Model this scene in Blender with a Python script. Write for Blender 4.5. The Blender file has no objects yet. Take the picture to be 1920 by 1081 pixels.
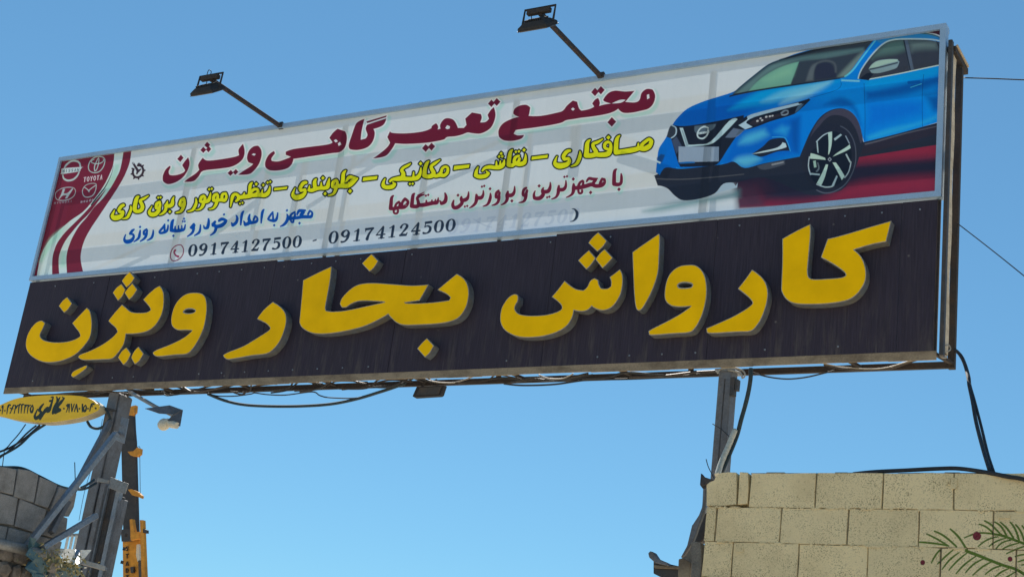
import bpy, math, random
import numpy as np
from mathutils import Vector, Matrix
from mathutils.geometry import tessellate_polygon

sc = bpy.context.scene
C = sc.collection
random.seed(7)

# ------------------------------------------------------------------ camera
# world: X along the sign, Y away from the street, Z up, metres. The camera stands at
# head height on the street below and looks up to the left.
EYE = 1.6
FPX = 2750.64                                   # focal length in pixels of the 1920 px wide photograph
XA, YA, ZA = (np.array([0.86062551, -0.06156514, -0.50550317]), np.array([0.49410761, 0.34113551, 0.79967758]),
              np.array([0.12321282, -0.93799589, 0.32400973]))
R3 = np.array([XA, YA, ZA])
cam_d = bpy.data.cameras.new('camera')
cam_d.sensor_width = 36.0
cam_d.sensor_fit = 'HORIZONTAL'
cam_d.lens = FPX / 1920 * 36.0
cam_d.clip_end = 3000
cam = bpy.data.objects.new('camera', cam_d)
C.objects.link(cam)
cam.matrix_world = Matrix.Translation((0, 0, EYE)) @ Matrix(((R3[0, 0], -R3[0, 1], -R3[0, 2]), (R3[1, 0], -R3[1, 1], -R3[1, 2]),
                                                             (R3[2, 0], -R3[2, 1], -R3[2, 2]))).to_4x4()
sc.camera = cam

# ------------------------------------------------------------------ sky, sun, exposure
SUN = Vector((-0.70, 1.0, 1.10)).normalized()   # towards the sun: behind the sign, from the left
world = bpy.data.worlds.new("World")
sc.world = world
world.use_nodes = True
nt = world.node_tree
bg = nt.nodes['Background']
sky = nt.nodes.new('ShaderNodeTexSky')
sky.sky_type = 'NISHITA'
sky.sun_disc = False
sky.sun_elevation = math.asin(SUN.z)
sky.sun_rotation = math.atan2(SUN.x, SUN.y)
sky.altitude = 0
sky.air_density = 1.0
sky.dust_density = 0.0
sky.ozone_density = 4.0
# clear dry air: a softer tone curve and a bluer balance for the whole dome
gm = nt.nodes.new('ShaderNodeGamma')
gm.inputs[1].default_value = 0.72
tint = nt.nodes.new('ShaderNodeMix')
tint.data_type = 'RGBA'
tint.blend_type = 'MULTIPLY'
tint.inputs[0].default_value = 1.0
tint.inputs[7].default_value = (0.535, 0.90, 1.05, 1)
nt.links.new(sky.outputs[0], gm.inputs[0])
nt.links.new(gm.outputs[0], tint.inputs[6])
nt.links.new(tint.outputs[2], bg.inputs[0])
bg.inputs[1].default_value = 0.085
sun_d = bpy.data.lights.new('sun', 'SUN')
sun_d.energy = 5.0
sun_d.angle = math.radians(0.55)
sun_d.color = (1.0, 0.95, 0.88)
sun = bpy.data.objects.new('sun', sun_d)
C.objects.link(sun)
sun.rotation_euler = SUN.to_track_quat('Z', 'Y').to_euler()
sun.location = (-30, 20, 40)
vs = sc.view_settings
vs.view_transform = 'Standard'
vs.look = 'None'
vs.exposure = 1.0
vs.gamma = 1.0
vs.use_curve_mapping = False
sc.cycles.max_bounces = 8


# ------------------------------------------------------------------ places
def ray(px, py):
    return R3 @ np.array([px - 960.0, py - 540.5, FPX])


def at(px, py, Y=10.0):
    """the point of the upright plane y = Y that the photograph shows at px, py"""
    r = ray(px, py)
    p = r * Y / r[1]
    return Vector((p[0], p[1], p[2] + EYE))


def atx(px, py, X):
    r = ray(px, py)
    p = r * X / r[0]
    return Vector((p[0], p[1], p[2] + EYE))


def project(x, y, z):
    w = np.stack([x, y, z - EYE], -1) @ R3
    return w[..., 0] / w[..., 2] * FPX + 960.0, w[..., 1] / w[..., 2] * FPX + 540.5


# ------------------------------------------------------------------ materials
def new_mat(name):
    m = bpy.data.materials.new(name)
    m.use_nodes = True
    return m, m.node_tree, m.node_tree.nodes['Principled BSDF']


def node(t, kind, **kw):
    n = t.nodes.new(kind)
    for k, v in kw.items():
        if k.startswith('i_'):
            n.inputs[k[2:].replace('_', ' ')].default_value = v
        else:
            setattr(n, k, v)
    return n


def ramp(t, src, stops):
    r = t.nodes.new('ShaderNodeValToRGB')
    e = r.color_ramp.elements
    while len(e) < len(stops):
        e.new(0.5)
    for k, (p, c) in enumerate(stops):
        e[k].position = p
        e[k].color = tuple(c) + (1,) if len(c) == 3 else c
    t.links.new(src, r.inputs[0])
    return r


def mixc(t, fac, a, b, mode='MIX'):
    m = t.nodes.new('ShaderNodeMix')
    m.data_type = 'RGBA'
    m.blend_type = mode
    if isinstance(fac, (int, float)):
        m.inputs[0].default_value = fac
    else:
        t.links.new(fac, m.inputs[0])
    for s, v in ((m.inputs[6], a), (m.inputs[7], b)):
        if isinstance(v, (tuple, list)):
            s.default_value = tuple(v) + (1,)
        else:
            t.links.new(v, s)
    return m.outputs[2]


def weathered(name, base, dirt, rough=.6, metal=0., scale=6., amount=.5, fine=60., bump=.15, stretch=(1, 1, 1), seed=0.):
    """a surface with large stains, fine mottling and small relief"""
    m, t, b = new_mat(name)
    geo = t.nodes.new('ShaderNodeNewGeometry')
    mp = node(t, 'ShaderNodeMapping')
    mp.inputs['Scale'].default_value = stretch
    mp.inputs['Location'].default_value = (seed, seed * 2.3, seed * .7)
    t.links.new(geo.outputs['Position'], mp.inputs['Vector'])
    n1 = node(t, 'ShaderNodeTexNoise', i_Scale=scale, i_Detail=6.0, i_Roughness=.65)
    n2 = node(t, 'ShaderNodeTexNoise', i_Scale=fine, i_Detail=3.0)
    for n in (n1, n2):
        t.links.new(mp.outputs[0], n.inputs['Vector'])
    r1 = ramp(t, n1.outputs[0], [(.42, (0, 0, 0)), (.42 + .3, (amount,) * 3)])
    c = mixc(t, r1.outputs[0], base, dirt)
    r2 = ramp(t, n2.outputs[0], [(.3, (.78, .78, .78)), (.7, (1.12, 1.12, 1.12))])
    c = mixc(t, 1.0, c, r2.outputs[0], 'MULTIPLY')
    t.links.new(c, b.inputs['Base Color'])
    b.inputs['Roughness'].default_value = rough
    b.inputs['Metallic'].default_value = metal
    bp = node(t, 'ShaderNodeBump', i_Strength=bump, i_Distance=.004)
    t.links.new(n2.outputs[0], bp.inputs['Height'])
    t.links.new(bp.outputs[0], b.inputs['Normal'])
    return m


M = {}
M['alu'] = weathered('aluminium_frame', (.33, .50, .70), (.25, .36, .48), .45, .15, 3, .5, fine=300)
M['steel'] = weathered('painted_steel', (.14, .15, .17), (.085, .072, .06), .55, .1, 7, .8, bump=.2)
M['rust'] = weathered('rusty_steel', (.03, .027, .026), (.055, .038, .028), .85, 0, 9, .9, bump=.3)
M['darksteel'] = weathered('dark_steel', (.045, .045, .047), (.10, .07, .05), .6, .2, 8, .7)
M['beige'] = weathered('beige_board_edge', (.66, .56, .40), (.34, .25, .15), .7, 0, 5, .8, stretch=(1, 1, 3))
M['ledge'] = weathered('beige_ledge_sheet', (.30, .24, .16), (.08, .055, .035), .7, 0, 3.5, .9, stretch=(1, 1, 2))
M['black_rubber'] = weathered('black_cable_sheath', (.02, .024, .03), (.05, .05, .05), .8, 0, 12, .6)
M['teal_rubber'] = weathered('blue_black_cable_sheath', (.015, .035, .045), (.04, .05, .05), .8, 0, 12, .6)
M['pale_wire'] = weathered('grey_wire_sheath', (.36, .35, .31), (.2, .18, .15), .6, 0, 20, .5)
M['return'] = weathered('letter_return', (.14, .165, .195), (.18, .16, .11), .5, 0, 9, .9, fine=30)
M['trim'] = weathered('letter_trim', (.42, .42, .36), (.25, .23, .16), .45, .1, 20, .5)
M['lamp_black'] = weathered('black_cast_lamp', (.022, .026, .032), (.05, .045, .04), .95, 0, 20, .5)
M['arm'] = weathered('dark_arm_paint', (.035, .04, .046), (.12, .05, .03), .9, 0, 14, .7)
M['galv'] = weathered('galvanised_sheet', (.24, .27, .31), (.16, .16, .16), .45, .4, 10, .6)
M['bulb'] = weathered('milky_bulb', (.62, .58, .46), (.5, .45, .33), .3, 0, 20, .4)
M['orange'] = weathered('orange_crane_paint', (.62, .27, .03), (.32, .13, .03), .85, 0, .5, .7, fine=6)
M['boom'] = weathered('grey_crane_boom', (.03, .032, .036), (.06, .058, .055), .8, 0, .6, .8, fine=6)
M['ink'] = weathered('dark_stencil_paint', (.03, .025, .02), (.05, .04, .03), .6)
M['grey_block'] = weathered('grey_concrete_block', (.27, .265, .26), (.15, .145, .14), .95, 0, 9, .8, fine=120, bump=.9)
M['mortar'] = weathered('rough_mortar', (.19, .18, .16), (.10, .095, .085), .95, 0, 14, .8, fine=90, bump=1.)
M['stone'] = weathered('rubble_stone', (.30, .27, .24), (.13, .115, .10), .95, 0, 7, .9, fine=60, bump=.8)
M['tarp'] = weathered('blue_green_tarp', (.045, .12, .15), (.10, .14, .13), .6, 0, 14, .8, bump=.5)
M['white_sheet'] = weathered('white_bent_sheet', (.55, .56, .54), (.5, .48, .42), .5, 0, 10, .5)
M['dry'] = weathered('dry_leaves', (.36, .31, .15), (.17, .16, .07), .8, 0, 30, .8)
M['zinc'] = weathered('grey_zinc_pipe', (.27, .28, .28), (.17, .14, .11), .5, .3, 8, .7)
M['glass'] = weathered('lamp_glass', (.30, .32, .33), (.2, .2, .2), .2, 0, 20, .4)
M['bed'] = weathered('pale_bed_mortar', (.34, .30, .21), (.20, .17, .12), .95, 0, 14, .8, fine=90, bump=1.)
M['asphalt'] = weathered('dusty_street', (.43, .355, .26), (.48, .40, .30), .95, 0, .35, .8, fine=4, bump=.4)
M['cream_rim'] = weathered('cream_light_box_rim', (.40, .37, .26), (.24, .21, .14), .9, 0, 9, .8)


# ------------------------------------------------------------------ mesh helpers
class MB:
    def __init__(self):
        self.v, self.f, self.mi = [], [], []

    def add(self, vs_, fs, mi=0):
        o = len(self.v)
        self.v += [tuple(p) for p in vs_]
        for f in fs:
            self.f.append(tuple(i + o for i in f))
            self.mi.append(mi)
        return self

    def box(self, lo, hi, mi=0):
        (a, b, c), (d, e, g) = lo, hi
        V = [(a, b, c), (d, b, c), (d, e, c), (a, e, c), (a, b, g), (d, b, g), (d, e, g), (a, e, g)]
        return self.add(V, [(0, 3, 2, 1), (4, 5, 6, 7), (0, 1, 5, 4), (1, 2, 6, 5), (2, 3, 7, 6), (3, 0, 4, 7)], mi)

    def bar(self, p, q, w, t, ref=(0, 1, 0), mi=0, w2=None):
        """square bar from p to q: w across (perpendicular to ref), t along ref"""
        p, q = Vector(p), Vector(q)
        d = (q - p).normalized()
        r = Vector(ref)
        s = d.cross(r).normalized()
        n = s.cross(d).normalized()
        w2 = w if w2 is None else w2
        V = []
        for c, ww in ((p, w), (q, w2)):
            for a, b in ((-1, -1), (1, -1), (1, 1), (-1, 1)):
                V.append(c + s * a * ww / 2 + n * b * t / 2)
        return self.add(V, [(0, 3, 2, 1), (4, 5, 6, 7), (0, 1, 5, 4), (1, 2, 6, 5), (2, 3, 7, 6), (3, 0, 4, 7)], mi)

    def tube(self, pts, r, n=7, mi=0):
        pts = [Vector(p) for p in pts]
        rings = []
        prev = None
        for i, p in enumerate(pts):
            d = (pts[min(i + 1, len(pts) - 1)] - pts[max(i - 1, 0)]).normalized()
            ref = prev if prev is not None else (Vector((0, 1, 0)) if abs(d.y) < .8 else Vector((0, 0, 1)))
            s = (ref - d * ref.dot(d)).normalized()
            prev = s
            u = d.cross(s)
            rr = r[i] if isinstance(r, (list, tuple)) else r
            rings.append([p + (s * math.cos(k * 2 * math.pi / n) + u * math.sin(k * 2 * math.pi / n)) * rr for k in range(n)])
        o = len(self.v)
        for g in rings:
            self.v += [tuple(x) for x in g]
        for i in range(len(rings) - 1):
            for k in range(n):
                a, b = o + i * n + k, o + i * n + (k + 1) % n
                self.f.append((a, b, b + n, a + n))
                self.mi.append(mi)
        self.f.append(tuple(o + k for k in range(n))[::-1])
        self.f.append(tuple(o + (len(rings) - 1) * n + k for k in range(n)))
        self.mi += [mi, mi]
        return self

    def prism(self, loops, off, mi_front=0, mi_side=0, back=True):
        """loops: outline (and holes) of 3D points in one plane; off: vector to the back"""
        off = Vector(off)
        loops = [[Vector(p) for p in l] for l in loops]
        tri = tessellate_polygon(loops)
        flat = [p for l in loops for p in l]
        n = len(flat)
        o = len(self.v)
        self.v += [tuple(p) for p in flat] + [tuple(p + off) for p in flat]
        for a, b, c in tri:
            nrm = (flat[b] - flat[a]).cross(flat[c] - flat[a])
            f = (a, b, c) if nrm.dot(off) < 0 else (a, c, b)
            self.f.append(tuple(o + i for i in f))
            self.mi.append(mi_front)
            if back:
                self.f.append(tuple(o + n + i for i in f[::-1]))
                self.mi.append(mi_side)
        k = 0
        for l in loops:
            for i in range(len(l)):
                a, b = o + k + i, o + k + (i + 1) % len(l)
                self.f.append((a, b, b + n, a + n))
                self.mi.append(mi_side)
            k += len(l)
        return self

    def build(self, name, mats, parent=None, smooth=False, bevel=0.):
        me = bpy.data.meshes.new(name)
        me.from_pydata(self.v, [], self.f)
        mats = mats if isinstance(mats, (list, tuple)) else [mats]
        for m in mats:
            me.materials.append(m)
        me.polygons.foreach_set('material_index', self.mi)
        if smooth:
            me.polygons.foreach_set('use_smooth', [True] * len(me.polygons))
        me.update()
        import bmesh
        b = bmesh.new()
        b.from_mesh(me)
        if bevel:
            bmesh.ops.bevel(b, geom=list(b.edges), offset=bevel, segments=1, affect='EDGES', clamp_overlap=True)
        bmesh.ops.recalc_face_normals(b, faces=b.faces)
        b.to_mesh(me)
        b.free()
        o = bpy.data.objects.new(name, me)
        C.objects.link(o)
        if parent is not None:
            o.parent = parent
        return o


def thing(name, label, cat, group=None):
    o = bpy.data.objects.new(name, None)
    o.empty_display_size = .1
    C.objects.link(o)
    o['label'], o['category'] = label, cat
    if group:
        o['group'] = group
    return o


def tag(o, label, cat, group=None):
    o['label'], o['category'] = label, cat
    if group:
        o['group'] = group
    return o


def rebase(root):
    """put an Empty at the foot of its parts without moving them"""
    lo = Vector((1e9,) * 3)
    hi = Vector((-1e9,) * 3)
    kids = [c for c in C.objects if c.parent == root]
    for c in kids:
        if c.type == 'MESH':
            for v in c.data.vertices:
                for k in range(3):
                    lo[k] = min(lo[k], v.co[k])
                    hi[k] = max(hi[k], v.co[k])
    base = Vector(((lo.x + hi.x) / 2, (lo.y + hi.y) / 2, lo.z))
    root.location = base
    for c in kids:
        c.location = -base


def spline(pts, n=6):
    P = np.array([tuple(p) for p in pts], float)
    if len(P) < 3:
        return [Vector(p) for p in P]
    out = []
    for i in range(len(P) - 1):
        p0, p1, p2, p3 = P[max(i - 1, 0)], P[i], P[i + 1], P[min(i + 2, len(P) - 1)]
        for k in range(n):
            t = k / n
            out.append(.5 * ((2 * p1) + (-p0 + p2) * t + (2 * p0 - 5 * p1 + 4 * p2 - p3) * t * t + (-p0 + 3 * p1 - 3 * p2 + p3) * t ** 3))
    out.append(P[-1])
    return [Vector(p) for p in out]


def image_from(name, rgb, alpha=None):
    """linear rgb rows (top first) -> packed generated image"""
    h, w, _ = rgb.shape
    s = np.clip(rgb, 0, 1)
    s = np.where(s <= .0031308, s * 12.92, 1.055 * np.power(np.maximum(s, 1e-6), 1 / 2.4) - .055)
    buf = np.ones((h, w, 4), np.float32)
    buf[..., :3] = s
    if alpha is not None:
        buf[..., 3] = alpha
    im = bpy.data.images.new(name, w, h, alpha=alpha is not None)
    im.alpha_mode = 'CHANNEL_PACKED' if alpha is not None else 'NONE'
    im.pixels.foreach_set(buf[::-1].ravel())
    im.update()
    im.pack()
    return im

# ------------------------------------------------------------------ flat print
# The banner's lettering and pictures are vector outlines (polygons, nib strokes,
# soft fills) measured on the banner's own plane; paint() colours the banner's
# texels from them.
CROPS = {'T2': (300, 200, 3.602), 'T3': (700, 140, 3.1796), 'Y1': (200, 340, 10.667), 'Y2': (340, 320, 9.6),
         'Y3': (520, 290, 9.6), 'Y4': (700, 280, 9.6), 'Y5': (860, 260, 9.6), 'Y6': (1020, 240, 8.727),
         'B1': (220, 390, 9.6), 'B2': (400, 370, 9.6), 'M1': (720, 330, 10.667), 'M2': (860, 320, 10.667),
         'M3': (1010, 300, 10.667), 'N1': (600, 380, 6.857), 'N2': (840, 370, 6.857), 'L': (90, 280, 9.01),
         'K': (40, 260, 4.156), 'C': (1200, 40, 3.003), 'F': (1220, 180, 5.15), 'W': (1380, 160, 5.146),
         'G': (1360, 50, 6.857), 'R': (1590, 50, 5.405), 'LA': (0, 480, 3.8619), 'LB': (400, 450, 3.4865),
         'LC': (900, 400, 3.6043), 'LE': (1300, 380, 3.1788), 'O': (0, 720, 7.723), 'V': (1560, 860, 4.8917)}


def nums(s):
    return np.array([[float(v) for v in t.split(',')] for t in s.split()])


def smooth(P, closed=True, sharp=48.0, step=4):
    """Catmull-Rom through P; turns sharper than `sharp` degrees stay corners."""
    P = np.asarray(P, float)
    n = len(P)
    if n < 3:
        return P
    cor = np.zeros(n, bool)
    for i in range(n):
        if not closed and i in (0, n - 1):
            cor[i] = True
            continue
        a = P[i][:2] - P[i - 1][:2]
        b = P[(i + 1) % n][:2] - P[i][:2]
        c = (a @ b) / (np.linalg.norm(a) * np.linalg.norm(b) + 1e-9)
        cor[i] = math.degrees(math.acos(max(-1, min(1, c)))) > sharp
    out = []
    for i in range(n if closed else n - 1):
        p1, p2 = P[i], P[(i + 1) % n]
        p0 = p1 if cor[i] else P[i - 1]
        p3 = p2 if cor[(i + 1) % n] else P[(i + 2) % n]
        m1 = np.zeros_like(p1) if cor[i] else (p2 - p0) / 2
        m2 = np.zeros_like(p1) if cor[(i + 1) % n] else (p3 - p1) / 2
        if cor[i] and cor[(i + 1) % n]:
            out.append(p1)
            continue
        if cor[i]:
            m1 = (p2 - p1) - m2 / 2
        if cor[(i + 1) % n]:
            m2 = (p2 - p1) - m1 / 2
        for k in range(step):
            t = k / step
            t2, t3 = t * t, t * t * t
            out.append((2 * t3 - 3 * t2 + 1) * p1 + (t3 - 2 * t2 + t) * m1 + (-2 * t3 + 3 * t2) * p2 + (t3 - t2) * m2)
    if not closed:
        out.append(P[-1])
    return np.array(out)


def shapes(crop, text):
    """'P x,y ...' solid outline, 'S x,y,r ...' nib stroke, 'H ...' hole, 'D x,y,r' diamond dot."""
    x0, y0, s = CROPS[crop] if isinstance(crop, str) else crop
    res = []
    for ln in text.strip().splitlines():
        ln = ln.strip()
        if not ln:
            continue
        k, body = ln[0], ln[1:]
        A = nums(body)
        if k == 'D':
            for (x, y, r) in A:
                q = np.array([[x, y - r * 1.25], [x + r * 1.15, y - r * .1], [x, y + r * 1.25], [x - r * 1.15, y + r * .1]])
                res.append(('P', q / s + (x0, y0)))
            continue
        if k == 'S':
            A = smooth(A, False, 75.0) if len(A) > 2 else A
            A = A.copy()
            A[:, 0] = A[:, 0] / s + x0
            A[:, 1] = A[:, 1] / s + y0
            A[:, 2] = A[:, 2] / s
            res.append(('S', A))
        else:
            A = smooth(A[:, :2])
            res.append((k, A / s + (x0, y0)))
    return res


def sd_poly(P, x, y):
    d2 = np.full(x.shape, 1e12, np.float32)
    ins = np.zeros(x.shape, bool)
    n = len(P)
    for i in range(n):
        ax, ay = P[i]
        bx, by = P[(i + 1) % n]
        ex, ey = bx - ax, by - ay
        L = ex * ex + ey * ey
        if L < 1e-9:
            continue
        px, py = x - ax, y - ay
        t = np.clip((px * ex + py * ey) / L, 0, 1)
        dx, dy = px - t * ex, py - t * ey
        np.minimum(d2, dx * dx + dy * dy, out=d2)
        if ay != by:
            c = ((ay > y) != (by > y)) & (px < ex * py / ey)
            ins ^= c
    d = np.sqrt(d2)
    return np.where(ins, -d, d)


def sd_stroke(A, x, y):
    d = np.full(x.shape, 1e6, np.float32)
    for (ax, ay, ra), (bx, by, rb) in zip(A[:-1], A[1:]):
        ex, ey = bx - ax, by - ay
        L = ex * ex + ey * ey + 1e-9
        px, py = x - ax, y - ay
        t = np.clip((px * ex + py * ey) / L, 0, 1)
        np.minimum(d, np.hypot(px - t * ex, py - t * ey) - (ra + (rb - ra) * t), out=d)
    return d


def sd_group(sh, x, y):
    d = np.full(x.shape, 1e6, np.float32)
    for k, A in sh:
        if k == 'P':
            d = np.minimum(d, sd_poly(A, x, y))
        elif k == 'S':
            d = np.minimum(d, sd_stroke(A, x, y))
    for k, A in sh:
        if k == 'H':
            d = np.maximum(d, -sd_poly(A, x, y))
    return d


def lin(c):
    c = np.asarray(c, float) / 255.0
    return np.where(c <= 0.04045, c / 12.92, ((c + 0.055) / 1.055) ** 2.4)


class Canvas:
    """Texels over a rectangle of a plane; X, Y give each texel's place in measuring units."""

    def __init__(self, X, Y, base, gain=1.0):
        self.X, self.Y, self.gain = X.astype(np.float32), Y.astype(np.float32), gain
        self.rgb = np.empty(X.shape + (3,), np.float32)
        self.rgb[:] = np.minimum(lin(base) * gain, .86)
        self.alpha = np.zeros(X.shape, np.float32)

    def box(self, sh, m):
        P = np.vstack([A[:, :2] for k, A in sh])
        r = max([A[:, 2].max() for k, A in sh if k == 'S'] + [0]) + m
        lo, hi = P.min(0) - r, P.max(0) + r
        M = (self.X > lo[0]) & (self.X < hi[0]) & (self.Y > lo[1]) & (self.Y < hi[1])
        rows, cols = np.where(M.any(1))[0], np.where(M.any(0))[0]
        if len(rows) == 0:
            return None
        return slice(rows[0], rows[-1] + 1), slice(cols[0], cols[-1] + 1)

    def put(self, bx, cov, col):
        c = np.minimum(lin(col) * self.gain, .86) if not isinstance(col, np.ndarray) else col
        a = cov[..., None]
        self.rgb[bx] = self.rgb[bx] * (1 - a) + c * a
        self.alpha[bx] = np.maximum(self.alpha[bx], cov)

    def fill(self, sh, col, soft=.45, grow=0., alpha=1., clip=None):
        bx = self.box(sh, grow + soft * 1.5 + 1)
        if bx is None:
            return
        x, y = self.X[bx], self.Y[bx]
        t = np.clip(.5 - (sd_group(sh, x, y) - grow) / (2 * soft), 0, 1)
        t = t * t * (3 - 2 * t) * alpha
        if clip is not None:
            t = t * np.clip(.5 - sd_group(clip, x, y) / .9, 0, 1)
        self.put(bx, t, col)

    def ramp(self, sh, c0, c1, p0, p1, soft=.45, clip=None):
        """fill with a linear blend from c0 at p0 to c1 at p1"""
        bx = self.box(sh, soft * 1.5 + 1)
        if bx is None:
            return
        x, y = self.X[bx], self.Y[bx]
        d = np.array(p1, float) - p0
        u = np.clip(((x - p0[0]) * d[0] + (y - p0[1]) * d[1]) / (d @ d), 0, 1)[..., None]
        c = np.minimum((lin(c0) * (1 - u) + lin(c1) * u) * self.gain, .86).astype(np.float32)
        t = np.clip(.5 - sd_group(sh, x, y) / (2 * soft), 0, 1)
        t = t * t * (3 - 2 * t)
        self.put(bx, t, c)

    def lettering(self, sh, col, edge=None, ew=0., halo=None, hw=0., off=(0, 0)):
        bx = self.box(sh, ew + hw + 8)
        if bx is None:
            return
        x, y = self.X[bx], self.Y[bx]
        if halo is not None:
            d = sd_group(sh, x - off[0], y - off[1])
            t = np.clip(1 - (d - ew) / hw, 0, 1)
            self.put(bx, t * t * (3 - 2 * t) * .55, halo)
        d = sd_group(sh, x, y)
        if edge is not None:
            self.put(bx, np.clip(.5 - (d - ew) / .9, 0, 1), edge)
        self.put(bx, np.clip(.5 - d / .8, 0, 1), col)


# stroke letters for the small roman words, in a unit box (x right, y up, radius)
GLYPH = {
    '0': ["S .38,1,.03 .15,.85,.08 .08,.5,.12 .15,.15,.08 .38,0,.03 .6,.15,.08 .68,.5,.12 .6,.85,.08 .38,1,.03"],
    '1': ["S .14,.8,.03 .3,.86,.04 .46,.97,.05", "S .43,.9,.1 .42,.04,.1", "S .16,.01,.03 .66,.01,.03"],
    '2': ["S .1,.74,.09 .2,.94,.05 .42,1,.04 .62,.84,.1 .54,.6,.09 .3,.3,.05 .08,.05,.04",
          "S .1,.07,.07 .35,.09,.1 .6,.06,.08", "S .6,.06,.06 .7,.24,.03"],
    '4': ["S .56,.98,.05 .06,.33,.03", "S .06,.31,.05 .78,.31,.05", "S .56,.92,.09 .52,.05,.11", "S .28,.01,.03 .76,.01,.03"],
    '5': ["S .2,.92,.09 .66,.94,.09", "S .2,.92,.03 .16,.55,.03", "S .16,.55,.03 .4,.64,.05 .64,.46,.1 .62,.18,.1 .4,.02,.05 .12,.06,.09"],
    '7': ["S .1,.9,.09 .7,.92,.08", "S .08,.72,.03 .1,.9,.05", "S .7,.9,.05 .42,.5,.08 .3,.05,.12"],
    '9': ["S .38,1,.04 .15,.86,.09 .1,.66,.11 .32,.44,.05 .58,.58,.07 .6,.86,.07 .38,1,.04", "S .64,.75,.1 .6,.35,.1 .4,.06,.06 .12,.03,.08"],
    '-': ["S .15,.34,.07 .55,.36,.07"],
    'A': ["S .05,0,.08 .35,1,.08 .65,0,.08", "S .18,.35,.07 .52,.35,.07"], 'N': ["S .08,0,.09 .08,1,.09 .6,0,.09 .6,1,.09"],
    'I': ["S .3,0,.1 .3,1,.1"], 'S': ["S .6,.85,.08 .3,1,.08 .08,.75,.09 .55,.3,.09 .3,0,.08 .05,.15,.08"],
    'T': ["S .02,.97,.09 .66,.97,.09", "S .34,.97,.1 .34,0,.1"], 'O': ["S .35,1,.09 .05,.7,.09 .05,.3,.09 .35,0,.09 .63,.3,.09 .63,.7,.09 .35,1,.09"],
    'Y': ["S .02,1,.09 .34,.5,.09 .66,1,.09", "S .34,.5,.1 .34,0,.1"], 'H': ["S .06,0,.1 .06,1,.1", "S .6,0,.1 .6,1,.1", "S .06,.5,.08 .6,.5,.08"],
    'U': ["S .06,1,.09 .08,.25,.09 .33,0,.09 .58,.25,.09 .6,1,.09"], 'D': ["S .08,0,.09 .08,1,.09 .4,.95,.09 .62,.5,.09 .4,.05,.09 .08,0,.09"],
    'M': ["S .04,0,.09 .08,1,.09 .34,.3,.08 .6,1,.09 .66,0,.09"], 'Z': ["S .05,1,.08 .6,1,.08 .08,0,.08 .62,0,.08"],
    'a': ["S .55,.7,.08 .2,.7,.08 .1,.35,.09 .25,.05,.08 .55,.2,.08", "S .58,.75,.09 .58,0,.09"],
    'm': ["S .06,0,.09 .06,.7,.09", "S .06,.6,.08 .25,.72,.08 .34,.5,.09 .34,0,.09", "S .34,.6,.08 .52,.72,.08 .62,.5,.09 .62,0,.09"],
    'z': ["S .05,.7,.08 .6,.7,.08 .08,0,.08 .62,0,.08"], 'd': ["S .55,.65,.08 .2,.7,.08 .1,.35,.09 .25,.05,.08 .55,.2,.08", "S .58,1,.09 .58,0,.09"],
}


def word(txt, quad, slant=0., pitch=None, wide=1.):
    """stroke letters inside a quad of measuring units: lower left, lower right, upper left"""
    a, b, c = [np.array(q, float) for q in quad]
    n = len(txt)
    ux = (b - a) / (n - 1 + .72)
    uy = c - a
    res = []
    for i, ch in enumerate(txt):
        for g in GLYPH.get(ch, []):
            A = nums(g[1:])
            A = smooth(A, False, 80.0, 3) if len(A) > 2 else A
            P = a + (i + A[:, :1] * wide + slant * A[:, 1:2]) * ux + A[:, 1:2] * uy
            r = A[:, 2:3] * np.linalg.norm(uy) * 1.0
            res.append(('S', np.hstack([P, r])))
    return res


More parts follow.
